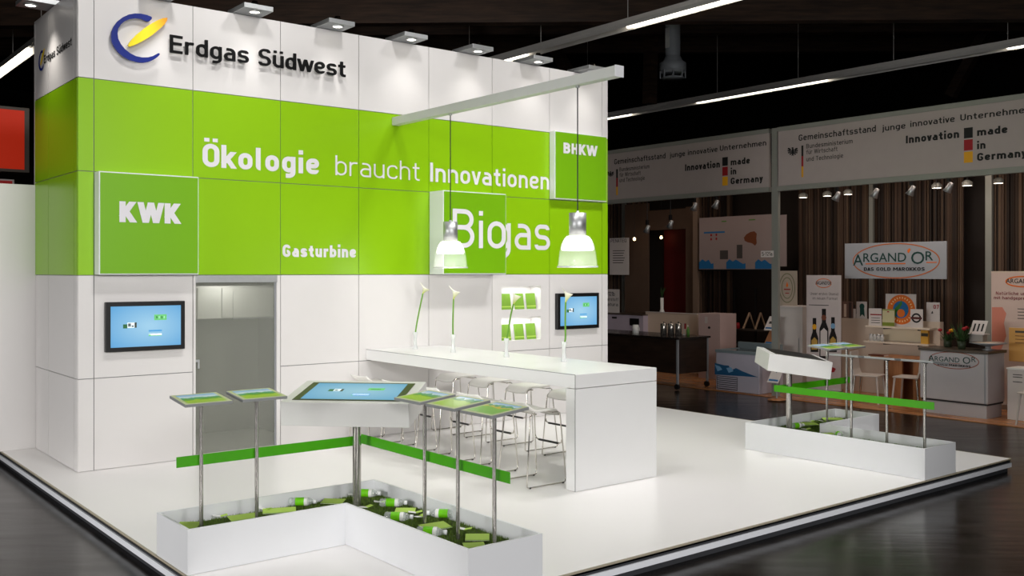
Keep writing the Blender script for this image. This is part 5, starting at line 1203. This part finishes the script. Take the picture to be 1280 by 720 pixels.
m=MB(); wpoly(m,X,[(1134,313),(1137,310),(1138.5,312),(1136,316.5),(1135,316)],orange_m); m.build('apostrophe',e)
for u in (1070,1170):
    p=at(u,303,X=X+.015); m=MB(); m.cyl((p.x,p.y,p.z-.01),(p.x,p.y,4.29),.006,black,6); m.build('hanging_rod',e)
# reception desk
DX=11.17; e=empty('reception_desk',(0,0,0),0,'grey reception desk with dark top and oval logo on its front','desk')
Ya,Yb=at(1150,513,X=DX).y,-3.575; 
dk=mat('desk_grey_laminate',(186,180,182),.45)
m=MB(); m.box(DX+.0,Ya,.085,DX+.52,Yb,.80,dk); m.build('body',e,.012)
m=MB(); m.box(DX+.03,Ya-.03,BF+.0005,DX+.49,Yb+.03,.06,dk); m.build('plinth',e)
m=MB(); m.box(DX+.015,Ya-.015,.06,DX+.505,Yb+.015,.085,dark_gap); m.build('shadow_joint',e)
m=MB(); m.box(DX-.02,Ya+.02,.80,DX+.55,Yb-.02,.84,mat('desk_dark_top',(74,64,54),.3)); m.build('top',e,.008)
m=MB(); m.box(DX-.003,Yb+.05,.09,DX-.0005,Yb+.03,.795,alu_soft); m.build('corner_profile',e)
m=MB(); oval(m,DX,1192,450.5,31.5,10.3,.006,mat('oval_rust',(150,80,60),.6)); m.build('oval_ring',e)
wtext('A',DX,1160.5,451.3,1168,451.6,7.4,dg,e,bf=True,bold=.005); wtext('RGAND',DX,1168.5,451.2,1199.5,453,5.8,dg,e,bf=True,bold=.004); wtext('O',DX,1203.5,454.4,1213,454.9,8.2,dg,e,bf=True,bold=.002); wtext('R',DX,1214.5,452.3,1220,452.5,6.2,dg,e,bf=True,bold=.004)
wtext('GOLD MAROKKOS',DX,1172,457.2,1213.5,458.6,2.6,BK,e,.22)
m=MB(); print_rect(m,DX,1169,453.4,1200,454,mat('oval_rust')); m.build('underline',e)
# things on and behind the desk
p=at(1235,430,X=11.5); q=empty('cake_dish',(11.5,p.y,.8405),0,'wide shallow dish on a foot standing on the desk','dish'); rr=.25
m=MB(); m.lathe([(.001,0),(.09,0),(.03,.02),(.03,.05),(.12,.07),(rr,.10),(rr-.005,.11),(.12,.085),(.001,.08)],alu_soft,28); m.build('bowl',q)
m=MB(); m.lathe([(.001,.082),(.1,.09),(rr-.03,.106),(.001,.115)],booth_beige,20); m.build('napkin',q)
q=empty('counter_display',(11.52,at(1222,430,X=11.5).y,.956),0,'small printed display tray with dark bottles above the dish','display'); d_=.0
m=MB(); m.box(-.07,-.1,0,.07,.1,.10,mat('display_grey',(150,144,138),.5)); m.build('base',q)
m=MB(); m.box(-.09,-.13,.10,.09,.13,.115,pale_grey); m.build('shelf',q)
M1=frame((-.04,.0,.118),(0,-1,0),(.4,-.12,1)); m=MB(); m.box(-.11,0,0,.11,.2,.008,pale_grey,M1); cd_=m.build('card',q)
m=MB()
for k in (-1,0,1): m.box(k*.06-.012,.03,.0085,k*.06+.012,.15,.0095,black,M1)
m.build('bottle_print',cd_)
def flowers(u,v,X,label,hh,cols,rnd):
    p=at(u,v,X=X); e=empty('flower_pot',(X,p.y,.8405),0,label,'plant')
    m=MB(); m.lathe([(.001,0),(.05,0),(.065,.12),(.058,.12),(.045,.01),(.001,.01)],mat('pot_dark_green',(50,60,40),.5),16); m.build('pot',e)
    m=MB()
    for k in range(26):
        a=rnd.uniform(0,2*PI); r_=rnd.uniform(.05,.2); z=rnd.uniform(.15,hh)
        c_=Vector((r_*math.cos(a),r_*math.sin(a),z)); b_=c_*.5+Vector((0,0,.02)); t_=Vector((-math.sin(a),math.cos(a),0))*.02
        m.face([(0,0,.1),b_+t_,c_,b_-t_],green_leaf)
    m.build('foliage',e)
    for k in range(len(cols)):
        a=rnd.uniform(0,2*PI); c_=Vector((.1*math.cos(a)-.05,.1*math.sin(a),hh*rnd.uniform(.7,1)))
        m=MB(); m.lathe([(.001,-.02),(.025,-.01),(.035,.015),(.012,.03),(.001,.03)],cols[k],10,Matrix.Translation(c_)); m.tube([(0,0,.1),c_-Vector((0,0,.02))],.004,green_leaf,5); m.build('bloom',e)
rn=random.Random(4)
flowers(1185,430,11.55,'low pot of yellow and red flowers on the left end of the desk',.26,[gold_m,red_m,orange_m,red_m],rn)
flowers(1202,430,11.32,'taller leafy pot with red flowers between the low pot and the dish',.42,[red_m,red_m],rn)
X=12.4; e=thing_panel('product_banner','tall pinkish banner cut by the right edge of the photo','banner',X,1239,340,1330,480,mat('banner_pinkish',(204,182,172),.6),.02,floor=True)
m=MB(); m.box(X-.05,yz(1239,340,X)[0],BF,X+.08,yz(1330,340,X)[0],BF+.08,alu); m.build('foot_case',e)
m=MB(); print_rect(m,X,1239,339,1330,341.2,booth_beige); m.build('top_rail',e)
m=MB(); oval(m,X,1278,352,21,6.4,.01,orange_m); m.build('oval_ring',e)
wtext('ARGANDEL',X,1257.5,354.5,1299,353.5,5.4,BK,e,bf=True,bold=.005)
wtext('Natürliche und nachhaltige',X,1245,370.2,1322,367.8,4.0,mat('maroon_print',(120,24,34),.6),e,.14); wtext('mit handgepressten Arganen',X,1242.5,375.8,1324,373.6,4.0,mat('maroon_print'),e,.14)
m=MB(); wpoly(m,X,[(1240,384),(1253,384),(1258,392),(1255,404),(1258,420),(1252,436),(1240,440)],mat('skin_rose_print',(206,128,108),.6)); m.build('picture_print',e)
for k in range(4):
    m=MB(); print_rect(m,X,1272,386+k*4,1300,386.9+k*4,letter_grey); m.build('text_line',e)
X=12.05; e=thing_panel('notice_board','ochre notice board with grey heading at the right edge','sign',X,1261,410.5,1310,453,mat('ochre_paper',(206,156,84),.6),.012)
m=MB(); print_rect(m,X,1269,414,1300,416.5,letter_grey); m.build('heading',e)
for k in range(3):
    m=MB(); print_rect(m,X,1269,420+k*4.2,1300-(k*4),420.9+k*4.2,mat('brown_text',(120,80,40),.6)); m.build('text_line',e)
p0=yz(1285,452,X); m=MB(); m.cyl((X+.03,p0[0],BF),(X+.03,p0[0],p0[1]+.02),.02,alu_soft,10); m.lathe([(.001,0),(.16,0),(.16,.012),(.001,.02)],alu_soft,20,Matrix.Translation((X+.03,p0[0],BF))); m.build('stand',e)
X=11.42; e=empty('side_table',(0,0,0),0,'pale boxy side table with printed papers right of the desk','table')
y0,y1=yz(1259,470,X)[0],yz(1320,470,X)[0]; zt=yz(1270,462,X)[1]
m=MB(); m.box(X,y0,BF,X+.36,y1,zt,pale_grey); m.build('body',e,.006)
m=MB(); m.box(X-.01,y0+.01,zt,X+.37,y1,zt+.02,white_paper); m.build('top',e)
for k,v in enumerate((468,471,477)):
    m=MB(); print_rect(m,X,1266,v,1278,v+1,letter_grey); m.build('text_line',e)
# little table and chairs behind the right planter
e=empty('wooden_table',(0,0,0),0,'light wooden table with panel legs behind the right planter boards','table')
X=12.0; y0,y1=yz(1088,450,X)[0],yz(1150,450,X)[0]; zt=yz(1120,447,X)[1]
m=MB(); m.box(X,y0,zt-.04,X+.55,y1,zt,cabinet_wood); m.build('top',e,.004)
for yy in (y0-.35,y1+.05):
    m=MB(); m.box(X+.06,yy-.18,BF,X+.10,yy+.1,zt-.04,cabinet_wood); m.build('leg_panel',e)
m=MB(); m.box(X+.38,y0-.02,BF,X+.41,y1+.02,zt-.05,mat('table_brown_back',(128,78,44),.5,var=.2)); m.build('back_panel',e)
q=empty('wine_menu',(X+.1,yz(1094,444,X)[0],zt+.001),0,'small brown folder lying on the wooden table','folder')
m=MB(); m.box(-.08,-.14,0,.08,.14,.02,mat('folder_brown',(96,46,26),.5)); m.build('cover',q); m=MB(); m.box(-.075,-.13,.0,.07,-.141,.018,pale_grey); m.build('pages',q)
def booth_chair(u,vb,rz,label):
    p=at(u,vb,Z=BF); t=empty('visitor_chair',(p.x,p.y,BF+.0005),rz,label,'chair','white visitor chairs in the booth'); cw_=mat('chair_white_shell',(196,186,178),.45)
    m=MB(); m.box(-.2,-.2,.43,.2,.2,.455,cw_); m.build('seat',t,.01)
    m=MB(); pts=[(-.2,.455),(-.225,.52),(-.235,.65),(-.25,.82),(-.225,.82),(-.21,.65),(-.2,.54),(-.17,.456)]
    m.prism([(x,z) for x,z in pts],.36,cw_,frame((0,.18,0),(1,0,0),(0,0,1))); m.build('backrest',t,.006)
    for sx,sy in ((1,1),(1,-1),(-1,1),(-1,-1)):
        m=MB(); m.tube([(sx*.17,sy*.17,.43),(sx*.21,sy*.2,0)],[.018,.014],chrome if sx<0 else cw_,8); m.build('leg',t)
booth_chair(1086,503,-PI/2+.25,'white visitor chair with curved back left of the wooden table')
booth_chair(1137,506,PI*.55,'white visitor chair between the wooden table and the desk')
booth_chair(1300,533,PI*.9,'white visitor chair mostly cut off at the right edge')
